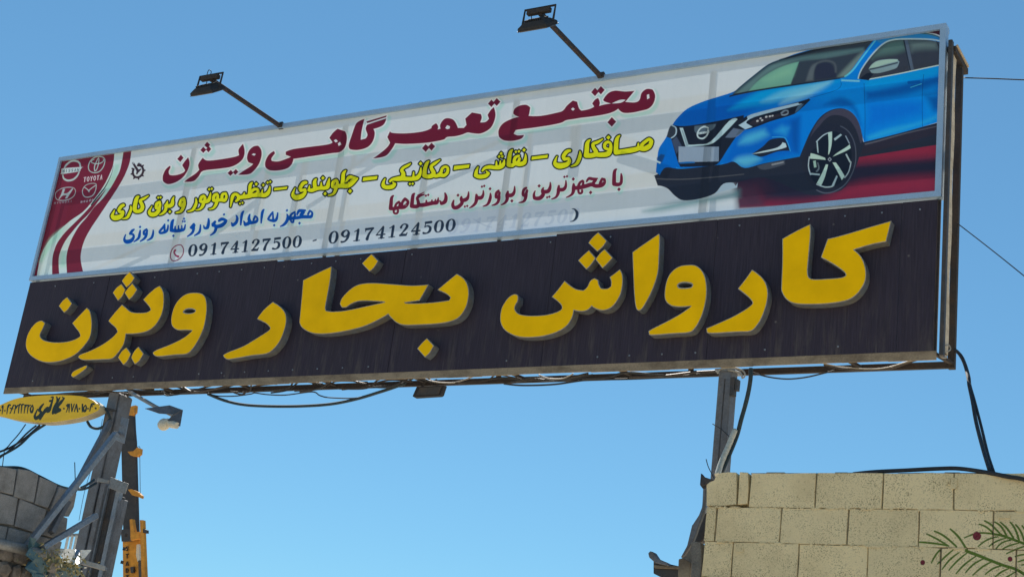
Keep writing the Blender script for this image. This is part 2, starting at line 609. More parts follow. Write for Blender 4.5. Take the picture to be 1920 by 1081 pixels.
TITLE = [('T2', """
P 141,325 158,345 137,372 117,353
P 190,343 198,372 196,400 180,440 150,480 100,512 50,522 20,500 20,465 38,425 66,400 70,410 58,435 62,458 80,464 120,460 158,445 170,428 150,395 168,368
P 560,252 571,300 562,345 530,380 480,405 400,418 292,432 260,470 225,502 165,506 192,484 240,452 266,425 258,395 270,370 290,345 320,364 400,357 500,340 535,326 530,295 540,275
P 318,238 338,257 320,278 300,260
P 292,272 312,290 293,311 273,293
P 330,268 345,286 327,307 310,288
P 478,428 495,446 475,466 457,448
P 512,422 528,440 508,460 493,442
P 662,264 682,290 685,330 668,385 635,430 600,455 530,459 560,436 610,405 630,386 600,376 588,345 600,300 630,270
H 617,323 632,314 649,320 636,332
P 770,300 776,315 752,348 755,366 800,370 860,350 885,338 850,325 850,305 900,287 1000,273 1130,256 1166,240 1145,210 1170,175 1200,150 1250,167 1262,210 1250,270 1215,305 1160,313 1080,325 980,340 900,352 890,385 860,415 800,430 740,428 712,405 712,370 735,325
H 1172,228 1188,219 1203,233 1187,243
H 1200,248 1216,236 1226,256 1206,266
P 1380,83 1345,98 1322,120 1300,180 1275,262 1290,288 1330,292 1380,282 1415,262 1440,225 1450,180 1440,150 1505,125 1527,80 1400,122 1390,150 1402,190 1388,216 1355,224 1362,160
P 1395,100 1530,60 1526,70 1400,110"""),
         ('T3', """
P 100,337 118,348 200,350 290,340 342,322 350,306 374,290 386,308 382,328 402,322 400,296 422,266 450,260 482,274 504,318 540,318 556,300 549,262 588,226 640,235 646,256 636,285 670,282 690,262 682,240 700,212 718,195 728,240 715,290 690,325 640,350 590,348 562,344 530,356 490,366 440,371 420,386 370,397 310,406 200,412 130,408 105,450 70,485 0,498 40,470 84,432 100,404 84,372
H 428,318 440,300 458,308 455,322 440,326
D 736,163,18 704,171,17 347,429,18 312,437,18
P 835,232 842,205 870,186 910,180 935,196 930,228 925,246 1000,246 1100,226 1132,214 1155,185 1190,155 1215,162 1226,200 1242,215 1290,205 1318,190 1306,172 1322,150 1340,140 1350,165 1345,188 1372,180 1420,172 1380,160 1372,148 1400,112 1440,96 1500,101 1556,97 1512,150 1500,162 1560,166 1588,150 1600,110 1630,86 1665,90 1680,125 1670,170 1640,202 1590,216 1540,226 1490,226 1460,202 1430,221 1380,236 1300,249 1240,256 1200,263 1150,271 1120,286 1050,301 950,316 885,324 848,330 836,352 860,362 897,360 880,382 830,394 780,391 750,370 748,330 775,290 830,262 872,252 850,244
H 1178,205 1190,195 1203,205 1190,216
H 1630,120 1645,115 1648,140 1632,148
H 1420,172 1470,150 1505,150 1475,168
D 1422,282,22 1357,93,19 1322,103,19""")]

YELLOW = [('Y1', """
S 335,475,28 290,500,32 245,570,32 270,615,25 320,600,25 325,640,28 270,705,45 160,730,50 110,690,32 135,620,20 155,575,10
S 480,500,14 485,560,24 450,650,28 410,720,26 340,745,14 315,750,8
S 640,300,16 600,340,36 570,450,40 560,560,42 600,600,34 680,580,38 715,520,38 700,450,35 670,400,30 690,370,26 760,335,24 835,285,9
S 1060,410,22 1000,450,30 990,530,30 1040,550,30 1065,480,28 1060,410,20
S 1050,560,30 1030,600,36 970,655,42 890,660,42 850,610,28 880,540,14 905,495,8
D 1030,325,22 1078,320,22
S 1345,310,9 1320,370,26 1310,450,38 1260,490,38 1190,480,34 1215,400,13
S 1180,480,28 1180,560,30 1130,630,25 1055,668,10
D 1262,607,27
S 1540,340,24 1490,380,30 1465,460,30 1500,490,26 1545,430,32 1545,350,24
S 1550,430,35 1530,520,32 1480,600,26 1385,628,10
H 1495,412 1515,402 1535,412 1515,424
S 1785,345,12 1790,430,26 1760,510,30 1710,575,24 1620,602,10"""),
          ('Y2', """
S 405,455,22 360,480,28 345,550,28 400,565,28 425,500,26 405,455,22
S 400,560,28 385,630,28 335,690,18 262,707,9
S 410,560,28 480,540,32 510,480,26 527,395,9
H 365,522 382,510 398,522 382,534
D 500,335,21 548,326,21
S 640,420,22 590,450,28 580,530,30 640,540,28 655,460,24 640,420,22
S 640,550,28 615,620,26 570,675,18 500,692,9
S 650,530,28 720,525,30 780,530,30 812,470,22 795,410,22 740,430,26 730,500,26
H 762,455 780,440 790,465 772,480
H 598,495 612,485 628,497 612,508
S 885,645,10 900,560,20 920,470,30 955,425,26 1005,435,28 1035,490,32 985,545,20
H 950,540 965,500 995,505 975,530
S 1035,480,34 1120,470,36 1200,460,38 1280,440,38 1400,435,36 1500,440,38 1560,400,34 1587,330,20 1592,280,8
S 1115,460,28 1135,400,11
S 1275,215,12 1240,260,28 1230,350,28 1220,440,28
S 1240,410,26 1300,340,26 1370,335,24 1380,390,26 1320,430,30
H 1275,395 1310,375 1335,383 1290,410
S 1440,430,26 1460,340,10
D 1348,240,26 1472,258,24 1553,213,20 1600,200,20 1055,592,18 1100,578,18
P 1672,312 1910,287 1893,330 1667,357"""),
          ('Y3', """
S 515,500,26 460,520,32 410,600,30 425,645,26 495,630,26 495,690,28 430,750,42 330,770,44 280,720,30 300,640,14 320,600,9
S 935,430,11 920,500,28 900,580,36 840,600,32 760,600,32 690,615,34 620,640,34 565,640,24 580,560,11
S 700,440,14 670,490,32 680,590,34
S 790,500,10 790,570,24
D 820,420,28 860,703,28 1308,655,32
S 1060,460,24 1005,500,30 1000,575,30 1055,590,30 1080,510,26 1060,460,24
S 1060,580,30 1040,650,28 1000,710,20 915,732,8
S 1060,570,32 1150,560,36 1260,560,38 1340,520,34 1440,435,12
S 1235,285,9 1190,340,30 1180,450,34 1170,550,34
S 1235,490,14 1290,410,30 1360,410,26 1445,427,12
S 1300,510,32 1380,465,36
H 1235,492 1300,468 1322,480 1245,502
H 1020,540 1035,530 1048,543 1030,553
P 1545,410 1803,383 1790,442 1535,475"""),
          ('Y4', """
S 210,530,11 180,600,26 185,660,36 250,685,36 340,670,38 385,625,26 350,590,10
S 300,575,20 350,540,26 440,530,40 520,520,44 600,530,36 700,530,36 790,510,38 840,440,28 857,330,9
S 720,510,24 725,410,11
S 530,500,44 540,430,34 510,380,28 545,330,24 620,290,22 672,252,9
D 850,256,28 658,622,21 708,618,21
S 1000,215,11 960,260,30 930,350,34 920,470,40 980,490,36 1060,470,40 1085,420,36 1050,350,32 1045,300,26 1110,250,26 1200,190,9
S 1060,460,36 1130,480,30 1200,460,36 1270,470,30 1330,420,28 1340,340,24 1300,312,22 1245,340,24 1220,410,28 1200,440,30
H 1275,390 1295,370 1310,395 1290,415
P 1455,300 1733,272 1720,332 1445,372"""),
          ('Y5', """
S 350,510,11 320,580,26 310,660,36 380,685,36 480,670,36 535,625,26 495,580,9
S 430,575,18 480,525,26 570,510,34 650,520,34 740,510,40 800,470,34 822,380,9
S 680,410,11 680,470,20
S 750,400,10 750,460,20
D 765,268,25 728,322,24 785,318,24
S 970,200,11 930,250,30 910,370,36 900,470,38 960,480,34 1020,450,32 1100,460,38 1180,430,38 1205,350,26 1203,280,10
S 1085,310,20 1020,340,26 1000,420,30 1060,430,28 1095,360,24
H 1025,385 1045,372 1062,385 1045,398
D 1030,238,22 1085,228,22 1178,203,28
P 1318,325 1607,290 1597,345 1310,380"""),
          ('Y6', """
S 425,370,22 370,390,30 320,460,30 335,510,26 400,500,24 415,545,28 365,600,38 250,620,46 180,580,30 200,490,12 215,465,8
H 360,447 420,430 430,440 380,458
S 590,385,11 590,450,26 570,520,28 530,590,24 445,627,9
S 755,195,11 710,250,32 700,370,38 690,450,38 770,450,38 845,430,38 850,385,34 812,320,30 805,262,24 880,230,24 962,180,9
S 840,430,36 940,440,38 1050,420,40 1090,340,30 1090,255,20 1040,230,24 995,270,26 1000,325,24 1060,350,24
H 1030,280 1050,266 1068,280 1050,293
D 1055,155,30
S 1240,125,11 1195,180,30 1180,300,36 1180,400,38 1300,385,38 1400,370,40 1500,350,38 1560,330,36 1640,340,40 1720,300,40 1760,220,30 1720,185,26 1650,230,26 1600,280,30
S 1540,320,24 1545,255,13
H 1640,267 1700,247 1722,255 1670,276""")]

BLUE = [('B1', """
S 300,385,10 265,410,20 230,460,20 285,480,16 290,530,20 240,590,32 160,605,32 125,560,18 148,480,7
S 410,400,9 400,470,20 380,540,20 300,604,8
S 525,380,12 480,420,18 480,470,18 520,460,18 535,400,14
S 528,440,18 500,530,20 412,598,8
S 645,400,8 640,470,18 610,540,18 535,582,7
D 408,340,17 915,222,16 1200,192,15 1178,240,14 1212,240,14 1008,500,17
S 850,290,9 820,350,18 760,420,16 780,450,18 860,430,22 900,390,18 912,310,10
S 850,300,12 850,410,16
H 790,410 810,395 815,412 800,420
S 1012,212,10 985,260,26 970,400,28 1060,410,28 1150,400,26 1200,380,18 1222,300,8
S 1160,320,8 1160,380,14
S 1100,320,8 1100,380,14
S 1040,330,8 1035,400,20
S 1375,290,18 1325,350,20 1360,370,18 1390,310,14
S 1375,350,20 1350,440,20 1262,510,8
S 1495,305,8 1487,400,18 1460,450,18 1388,495,8
S 1640,195,11 1642,260,22 1620,350,26 1565,360,14 1555,318,8
S 1750,250,14 1712,290,18 1760,310,20"""),
        ('Y2', """
S 605,920,20 565,985,20 620,1000,20
S 680,900,20 730,870,26 800,892,18 815,900,10
S 620,1005,28 720,985,32 795,920,24
S 625,1010,26 600,1100,20 525,1160,8
D 768,787,16"""),
        ('B2', """
S 415,330,11 430,380,20 412,450,24 350,500,26 328,460,9
S 548,250,8 512,310,22 492,490,12
S 655,310,11 640,380,24 650,450,30 575,490,26 548,430,8
S 650,455,30 720,450,26 780,430,22 790,370,14 750,340,14 725,400,16
H 752,390 765,378 772,395 760,405
S 912,220,8 880,280,22 860,460,10
S 1068,265,11 1020,330,16 985,390,14 1020,410,18 1100,420,24 1140,380,20 1158,280,9
S 1072,290,10 1075,390,16
H 1025,380 1045,365 1050,382 1035,392
D 1095,502,17 1325,235,17 1550,465,18
S 1325,305,8 1340,360,22 1320,430,24 1270,490,20 1205,524,7
S 1465,265,14 1400,310,18 1380,370,22 1450,370,22 1472,290,12
S 1390,400,14 1410,445,14 1440,445,14 1445,400,14
S 1340,380,28 1430,375,26 1520,365,26 1600,350,28 1700,350,26 1760,345,24 1780,280,14 1735,240,14 1705,300,16
H 1740,295 1752,280 1760,297 1748,308
S 1510,310,12 1540,245,24 1600,240,24 1655,235,12
S 1580,310,28 1620,270,26""")]

MAROON = [('M1', """
S 188,395,10 152,440,26 140,560,32 130,650,32 220,650,30 300,630,30 400,620,34 460,570,28 480,510,22 420,460,26 370,520,22 360,580,22
S 300,520,20 245,560,18 225,620,22
S 318,540,18 310,610,22
S 280,690,18 270,735,16 235,752,16 200,735,16 195,690,18
H 425,572 442,565 450,592 437,605
H 252,582 270,570 274,588 258,594
H 385,560 402,550 408,562 392,570
S 612,350,9 580,390,28 565,500,32 555,600,36 640,610,34 690,580,34 680,500,26 665,440,24 720,395,22 800,370,9
S 672,383,5 803,324,4
S 690,580,34 780,580,36 880,560,36 980,540,34 1060,530,30 1085,440,8
S 1030,470,8 1020,530,20
S 960,480,8 955,530,20
S 845,490,10 850,560,24
D 838,393,18 886,378,18
S 1220,345,12 1240,420,28 1220,510,34 1150,550,28 1118,495,9
S 1395,490,11 1375,570,26 1400,630,32 1480,620,34 1560,540,30 1545,460,28 1550,415,12
S 1560,490,32 1640,470,34 1680,420,24 1692,320,8
D 1480,385,22 1617,612,17 1665,600,17"""),
          ('M2', """
S 355,485,18 360,550,32 340,640,26 290,700,20 220,743,7
S 370,540,34 450,540,32 490,480,20 492,400,8
D 465,320,18 512,306,18 628,362,22 1065,605,24 1610,305,24 1770,535,18 1815,522,18
S 635,455,9 635,530,24 610,620,26 570,680,18 492,712,7
S 800,400,16 755,450,24 750,530,26 800,540,26 818,440,20
S 810,520,26 790,620,24 740,670,18 668,693,7
H 765,480 785,472 795,482 778,492
S 985,420,16 970,490,32 970,570,28 930,640,20 852,682,7
S 990,490,34 1060,490,34 1110,430,24 1120,318,8
S 1350,345,18 1300,390,24 1290,480,26 1340,500,26 1368,400,22
S 1350,480,28 1330,570,26 1290,620,18 1208,637,6
H 1305,425 1325,412 1342,425 1325,437
S 1530,408,7 1505,480,20 1520,550,30 1620,550,36 1690,480,32 1675,400,26 1695,345,10
S 1700,420,34 1790,410,34 1830,330,24 1832,238,8"""),
          ('M3', """
S 405,520,16 395,590,28 390,660,28 350,740,18 262,780,7
S 410,590,32 490,590,32 540,530,24 545,412,8
D 515,338,18 568,328,18 693,382,25 1040,650,26 1607,587,26
S 700,480,14 700,550,32 690,640,28 650,700,18 558,747,7
S 710,560,34 830,550,36 950,520,36 1060,490,36 1140,520,34 1250,510,34 1310,460,30 1315,390,22 1270,375,18 1240,440,24 1230,480,24
S 880,415,16 830,450,20 800,510,24
S 895,430,16 885,510,22
S 795,610,18 805,655,18 835,668,18 865,650,18 870,610,18
S 960,430,12 1010,370,24 1080,380,26 1175,370,10
S 1100,450,28 1140,400,24
H 840,482 860,472 866,488 848,494
H 1290,425 1305,410 1315,435 1300,450
S 1560,185,9 1520,230,28 1510,370,34 1510,480,36 1600,490,32 1650,450,26 1657,340,22 1650,275,8""")]


def paint_car(cv):
    S_, f = shapes, cv.fill
    edge = S_('C', "P 60,0 60,1100 1712,1100 1712,0")
    # carpet, and the studio floor's darker reflection under the car
    f(S_('C', "P 545,905 830,770 1215,745 1720,660 1720,1000 560,1052"), (118, 32, 54), 3)
    f(S_('C', "P 530,900 640,890 700,1040 545,1058"), (60, 50, 66), 10, alpha=.75)
    f(S_('C', "P 500,900 760,800 1000,820 1200,800 1720,760 1720,865 1250,905 1000,1000 700,1010 640,940 540,930"), (34, 30, 48), 14)
    f(S_('C', "P 560,900 700,880 760,960 660,1020 560,1010"), (56, 30, 48), 12, alpha=.6)
    f(S_('C', "P 20,1070 200,1020 420,985 560,950 560,985 330,1030 120,1068"), (70, 118, 122), 9, alpha=.8)
    f(S_('F', "P 620,945 710,845 800,840 822,868 842,838 835,885 700,920"), (160, 178, 188), .6)
    # dark sill, bumper and wheel arches
    f(S_('C', "P 82,872 100,925 130,930 160,945 200,985 245,1008 330,1000 420,970 470,915 545,905 700,880 880,950 960,978 1060,970 1160,930 1235,765 1720,688 1720,560 1260,680 1180,500 1050,500 700,720 250,800 100,860"), (31, 35, 48))
    f(S_('C', "P 86,876 112,862 132,826 165,812 250,822 250,870"), (31, 35, 48))
    body = S_('C', "P 185,580 165,620 140,665 108,715 98,770 90,850 112,866 132,832 160,822 240,830 460,806 528,790 590,826 700,800 900,762 925,700 962,618 1015,540 1080,498 1150,492 1200,530 1235,600 1262,680 1500,620 1720,555 1720,112 1640,84 1560,72 1480,78 1380,88 1320,100 1080,135 900,175 780,225 680,290 600,350 530,395 440,425 360,450 270,490 215,540")
    cv.ramp(body, (0, 92, 172), (0, 118, 198), (1250, 230), (1700, 90))
    b = body
    f(S_('C', "P 190,575 260,500 380,450 700,340 1120,320 960,400 700,470 560,540 300,585"), (0, 84, 168), 8, clip=b)
    f(S_('C', "P 500,500 620,420 760,370 1130,325 1110,350 900,430 700,470"), (0, 132, 208), 7, clip=b)
    f(S_('C', "P 680,455 780,400 900,365 1060,345 900,400 760,450"), (88, 164, 196), 6, clip=b, alpha=.75)
    f(S_('C', "P 790,465 840,420 960,375 1080,335 1020,385 900,440"), (120, 178, 200), 8, clip=b, alpha=.8)
    f(S_('C', "P 1140,340 1260,330 1280,480 1260,560 1150,460 1000,440 1000,410"), (0, 118, 196), 14, clip=b)
    f(S_('C', "P 1040,470 1120,430 1180,445 1220,490 1240,580 1200,500 1130,480"), (0, 72, 142), 7, clip=b, alpha=.8)
    f(S_('C', "P 1270,395 1420,370 1700,300 1700,340 1500,410 1280,440"), (0, 74, 146), 8, clip=b, alpha=.85)
    f(S_('C', "P 1270,330 1560,275 1720,245 1720,285 1400,365 1270,385"), (0, 128, 206), 8, clip=b)
    f(S_('C', "P 1290,470 1500,450 1590,455 1590,520 1290,600"), (0, 98, 184), 14, clip=b)
    f(S_('C', "P 1610,420 1720,410 1720,510 1650,500"), (0, 62, 128), 10, clip=b, alpha=.8)
    f(S_('C', "P 1280,650 1400,605 1600,560 1720,495 1720,530 1500,610 1290,668"), (30, 142, 212), 6, clip=b, alpha=.9)
    f(S_('C', "P 560,600 900,530 900,740 640,790 480,790"), (0, 88, 172), 8, clip=b)
    f(S_('C', "P 560,690 600,640 700,610 720,640 640,680"), (70, 165, 212), 9, clip=b, alpha=.75)
    f(S_('C', "P 760,620 800,590 840,600 820,640"), (40, 145, 205), 9, clip=b, alpha=.75)
    f(S_('C', "P 530,790 560,765 640,755 680,775 600,815"), (84, 170, 210), 8, clip=b, alpha=.75)
    f(S_('C', "P 850,560 900,540 890,740 860,700"), (0, 66, 136), 8, clip=b, alpha=.7)
    f(S_('C', "P 100,740 160,660 200,720 230,820 140,825"), (0, 92, 176), 4, clip=b)
    f(S_('C', "S 195,690,4 215,770,5 245,815,4"), (70, 165, 220), 1.5, clip=b)
    f(S_('F', "S 250,690,5 300,702,6 500,695,5 640,672,5 700,655,3"), (20, 120, 195), 1, clip=b)
    # door and bonnet shut lines
    for t in ("S 1262,350,1.4 1268,520,1.4 1266,672,1.4", "S 1598,300,1.4 1590,420,1.4 1592,600,1.4", "S 1130,340,1.2 1110,385,1.2 960,430,1.2"):
        f(S_('C', t), (0, 48, 96), .5, alpha=.8)
    f(S_('C', "S 1515,345,9 1570,340,8 1575,358,7 1530,368,7"), (0, 70, 140), 1.5, alpha=.8)
    f(S_('C', "S 1525,372,2 1585,352,2"), (60, 165, 220), .7)
    # sill trim
    f(S_('C', "P 1262,690 1500,635 1720,568 1720,620 1480,690 1240,755"), (38, 34, 46), 1)
    f(S_('C', "S 1270,692,4 1350,672,4 1500,630,3 1680,590,2"), (86, 84, 92), 1.2, alpha=.8)
    # glass
    f(S_('G', "P 60,900 110,862 180,780 400,600 560,480 720,425 950,345 1250,265 1450,230 1920,155 1920,185 1790,370 1640,570 1560,640 1480,662 860,748 500,812"), (44, 52, 62))
    g = S_('G', "P 110,862 180,780 400,600 560,480 720,425 950,345 1250,265 1450,230 1920,155 1790,370 1640,570 1560,640 860,748 500,812")
    f(S_('G', "P 130,860 420,620 620,480 900,400 1300,330 1780,270 1780,310 1300,400 950,440 700,520 460,660 300,832"), (84, 112, 112), 4, clip=g, alpha=.9)
    f(S_('G', "P 300,830 460,665 700,525 948,450 840,742"), (94, 142, 124), 1.6, clip=g)
    f(S_('G', "P 480,690 700,560 900,500 860,620 600,700"), (112, 160, 132), 9, clip=g, alpha=.7)
    f(S_('G', "P 1040,700 1100,520 1180,470 1140,600 1130,690"), (84, 92, 96), 3, clip=g, alpha=.8)
    f(S_('G', "P 1160,690 1150,560 1200,480 1290,455 1370,490 1420,590 1440,650"), (36, 40, 56), 2.5, clip=g)
    f(S_('G', "S 1180,470,8 1290,440,9 1400,470,9 1420,580,8"), (82, 88, 92), 3, clip=g, alpha=.7)
    f(S_('G', "P 1450,640 1560,520 1700,380 1790,310 1780,370 1640,560 1560,640"), (104, 122, 116), 5, clip=g, alpha=.8)
    f(S_('G', "S 60,895,9 300,838,9 860,752,10 1480,664,6"), (22, 30, 44), 1)
    f(S_('G', "S 700,430,9 1000,345,14 1450,235,16 1900,160,13"), (26, 32, 42), 1)
    f(S_('G', "S 100,860,6 300,690,7 560,490,7 760,415,6"), (30, 62, 78), 1.2)
    # a pillar, roof and roof rail
    f(S_('G', "P 1920,158 1560,640 1480,660 1500,690 1700,700 1740,560 1960,300 2080,210 2050,140"), (0, 108, 188), .8)
    f(S_('G', "S 1930,180,7 1760,400,9 1640,560,10 1540,640,9"), (82, 178, 218), 1.2, alpha=.9)
    f(S_('G', "S 1500,690,9 1720,700,9"), (120, 190, 214), 1.6, alpha=.8)
    f(S_('R', "P 270,130 560,75 750,62 900,88 970,140 970,165 750,120 500,122 330,170"), (34, 112, 168), 1)
    f(S_('R', "S 560,76,6 720,62,10 850,80,8 930,110,6"), (58, 92, 104), 1)
    f(S_('R', "P 760,52 960,20 968,110 900,76"), (58, 24, 40), .8)
    # side glass
    f(S_('R', "P 108,525 130,440 230,300 340,190 440,140 570,130 760,130 900,150 962,165 962,385 760,430 500,480 220,535"), (46, 50, 60))
    f(S_('R', "P 340,210 440,150 560,140 590,230 480,270 300,300 250,330"), (72, 100, 94), 8, alpha=.85)
    f(S_('R', "P 620,150 780,150 890,170 900,220 700,230 650,250"), (86, 104, 102), 9, alpha=.85)
    f(S_('R', "P 570,130 605,130 670,440 625,450"), (72, 84, 100), 1.2)
    f(S_('R', "S 568,140,6 632,440,6"), (24, 28, 38), 1)
    f(S_('R', "S 900,150,5 950,260,6"), (30, 36, 46), .8)
    f(S_('R', "S 105,525,6 140,430,6 240,290,7 350,180,7 450,135,7 600,124,7 850,130,7 965,155,6"), (150, 172, 176), .9)
    f(S_('R', "S 215,533,5 500,480,5 760,425,5 960,383,5"), (170, 190, 184), .8)
    # mirror
    f(S_('R', "P 120,530 200,470 260,480 210,545"), (20, 26, 40), 1)
    f(S_('R', "P 212,430 240,385 300,345 400,330 500,330 522,355 500,410 460,432 320,470 240,468"), (110, 132, 138), .8)
    f(S_('R', "P 215,425 250,380 310,348 420,332 505,334 500,352 380,380 290,412"), (138, 164, 150), 1.2)
    f(S_('R', "S 225,432,8 330,410,7 500,366,7"), (38, 46, 58), 1.4)
    # nose: grille, v-shaped bright bar, badge
    f(S_('F', "P 215,275 330,290 600,250 900,185 900,330 830,390 740,520 640,660 500,680 290,685 258,620 200,420 190,410"), (24, 28, 40), .8)
    f(S_('F', "P 720,400 800,310 900,330 830,395"), (92, 106, 126), 1, alpha=.8)
    f(S_('F', "P 204,430 250,390 300,480 250,560"), (64, 76, 100), 1.2, alpha=.7)
    f(S_('F', "P 280,308 312,308 365,470 450,468 580,440 760,240 840,225 650,420 560,470 450,482 340,492"), (158, 182, 186), .7)
    f(S_('F', "P 296,325 312,330 368,480 344,486"), (88, 104, 116), .8, alpha=.6)
    f(S_('F', "P 425,290 630,270 590,330 460,372 425,340"), (70, 86, 98), 1.2)
    f(S_('F', "S 555,330,7 545,378,7 505,410,8 462,400,7 452,362,7 478,316,7 520,296,8 555,310,7"), (166, 182, 184), .5)
    f(S_('F', "P 460,352 565,338 565,356 462,372"), (170, 186, 188), .5)
    f(word('NISSAN', [(1220 + 466 / 5.15, 180 + 368 / 5.15), (1220 + 560 / 5.15, 180 + 354 / 5.15), (1220 + 466 / 5.15, 180 + 357 / 5.15)]), (50, 60, 72), .3)
    f(S_('F', "P 270,488 660,490 658,632 270,640"), (126, 141, 158), .5)
    f(S_('F', "P 276,642 350,634 420,634 430,648 280,655"), (22, 90, 150), .6)
    # head lamps
    f(S_('F', "P 155,395 180,310 205,278 250,300 245,370 205,412 170,400"), (44, 50, 60), .7)
    f(S_('F', "S 205,285,5 245,310,6 242,370,6 200,405,5"), (150, 172, 184), .7)
    f(S_('W', "P 15,395 60,340 140,285 620,155 700,125 720,140 600,250 530,290 330,350 200,400 90,428"), (22, 26, 38), .7)
    f(S_('W', "P 25,385 110,330 150,280 600,168 612,180 590,195 180,305 105,368 160,400 90,425"), (152, 176, 188), .7)
    f(S_('W', "P 130,370 180,330 300,300 480,250 500,235 495,275 330,330 190,380"), (40, 36, 44), 1)
    for x, y, r in ((205, 345, 9), (250, 338, 8), (290, 305, 9), (325, 300, 8), (350, 295, 7), (235, 320, 7)):
        f(S_('W', "S %d,%d,%d %d,%d,%d" % (x, y, r, x + 6, y - 2, r)), (196, 200, 196), .8, alpha=.7)
    f(S_('W', "S 440,268,9 470,245,7 500,245,6 502,270,6 475,285,7 445,285,7"), (120, 134, 146), .8, alpha=.8)
    f(S_('W', "P 570,265 600,200 655,180 610,235"), (70, 96, 118), 1, alpha=.8)
    f(S_('W', "P 0,480 30,435 90,430 60,450 20,480"), (70, 84, 100), 1)
    # fog lamp
    f(S_('W', "P 155,662 260,590 330,525 440,508 480,530 520,632 400,640 260,688 200,680"), (26, 32, 46), .8)
    f(S_('W', "P 155,662 260,635 400,600 450,550 480,560 490,595 420,618 260,650"), (166, 186, 190), .7)
    f(S_('W', "S 350,500,3 440,500,3 485,520,3 525,635,3"), (60, 160, 214), .7, alpha=.8)
    f(S_('W', "P 205,780 330,745 470,725 475,762 280,815"), (70, 76, 88), 1, alpha=.7)
    f(S_('W', "S 350,765,7 400,755,7 455,742,7"), (148, 154, 160), 1.2, alpha=.6)
    # bumper lip and corner
    f(S_('F', "S 60,800,4 300,805,4 600,785,4 900,755,3"), (90, 92, 96), 1, alpha=.7)
    f(S_('F', "P 60,600 100,560 140,570 110,640 65,640"), (18, 60, 110), 1.5)
    f(S_('F', "P 55,620 100,640 90,655 60,640"), (170, 190, 190), .8)
    # wheel arch, tyre and rim
    f(S_('W', "P 640,680 700,560 760,430 850,300 960,235 1060,235 1140,290 1200,420 1225,540 1190,600 1160,700 1090,900 980,1000 860,1030 740,980 660,850"), (32, 34, 46), .8)
    f(S_('W', "P 760,400 850,290 950,235 1060,232 1145,290 1200,400 1225,545 1200,560 1160,430 1090,330 1000,290 900,300 800,400 720,560 700,560"), (56, 54, 68), 1)
    f(S_('W', "P 700,540 800,400 900,370 1020,390 1110,470 1160,600 1150,760 1090,900 990,1000 880,1040 780,1010 700,900 670,720"), (30, 33, 46), 1)
    f(S_('W', "S 1010,395,3 1090,450,3 1145,560,3 1158,700,3 1130,830,3 1060,950,4 960,1020,4 860,1040,5 780,1010,4"), (92, 98, 112), 1.2, alpha=.7)
    f(S_('W', "P 775,545 850,480 930,445 1010,465 1080,530 1115,640 1110,740 1070,870 980,960 880,985 790,960 715,870 700,760 720,650 780,600"), (18, 24, 36), .7)
    f(S_('W', "S 778,545,5 850,478,5 925,452,4"), (150, 168, 176), .7)
    f(S_('W', "S 710,690,5 700,780,5 720,860,6"), (150, 168, 176), .7)
    f(S_('W', "S 780,955,5 860,982,6 930,975,6"), (160, 176, 176), .7)
    f(S_('W', "S 1060,490,5 1095,560,5"), (120, 136, 148), .7)
    f(S_('W', "S 1110,740,5 1090,830,5 1050,890,5"), (140, 156, 160), .7)
    sp = (156, 182, 172)
    for t in ("P 888,455 928,448 925,560 905,650 890,668 895,560", "P 935,688 980,650 1060,600 1098,570 1108,605 1050,640",
              "P 932,745 965,745 1010,810 1050,878 1022,915 985,840", "P 890,765 868,762 830,850 780,945 822,968 860,880",
              "P 866,720 860,700 780,670 722,655 712,708 780,712"):
        f(S_('W', t), sp, .6)
    for t in ("P 945,515 1010,468 1025,480 955,535", "P 1055,665 1070,660 1108,735 1098,748", "P 920,975 970,868 982,880 945,975",
              "P 720,845 812,855 808,870 722,862", "P 778,545 790,545 798,650 786,640"):
        f(S_('W', t), (140, 160, 164), .6)
    f(S_('W', "P 745,730 770,725 778,790 755,795"), (130, 160, 150), .8)
    f(S_('W', "S 790,750,6 800,800,7 780,830,8"), (90, 104, 112), 1, alpha=.8)
    f(S_('W', "S 905,715,20 906,716,20"), (24, 28, 40), .5)
    f(S_('W', "S 905,698,4 890,715,4 905,732,4 921,715,4 905,698,4"), (130, 140, 150), .4)


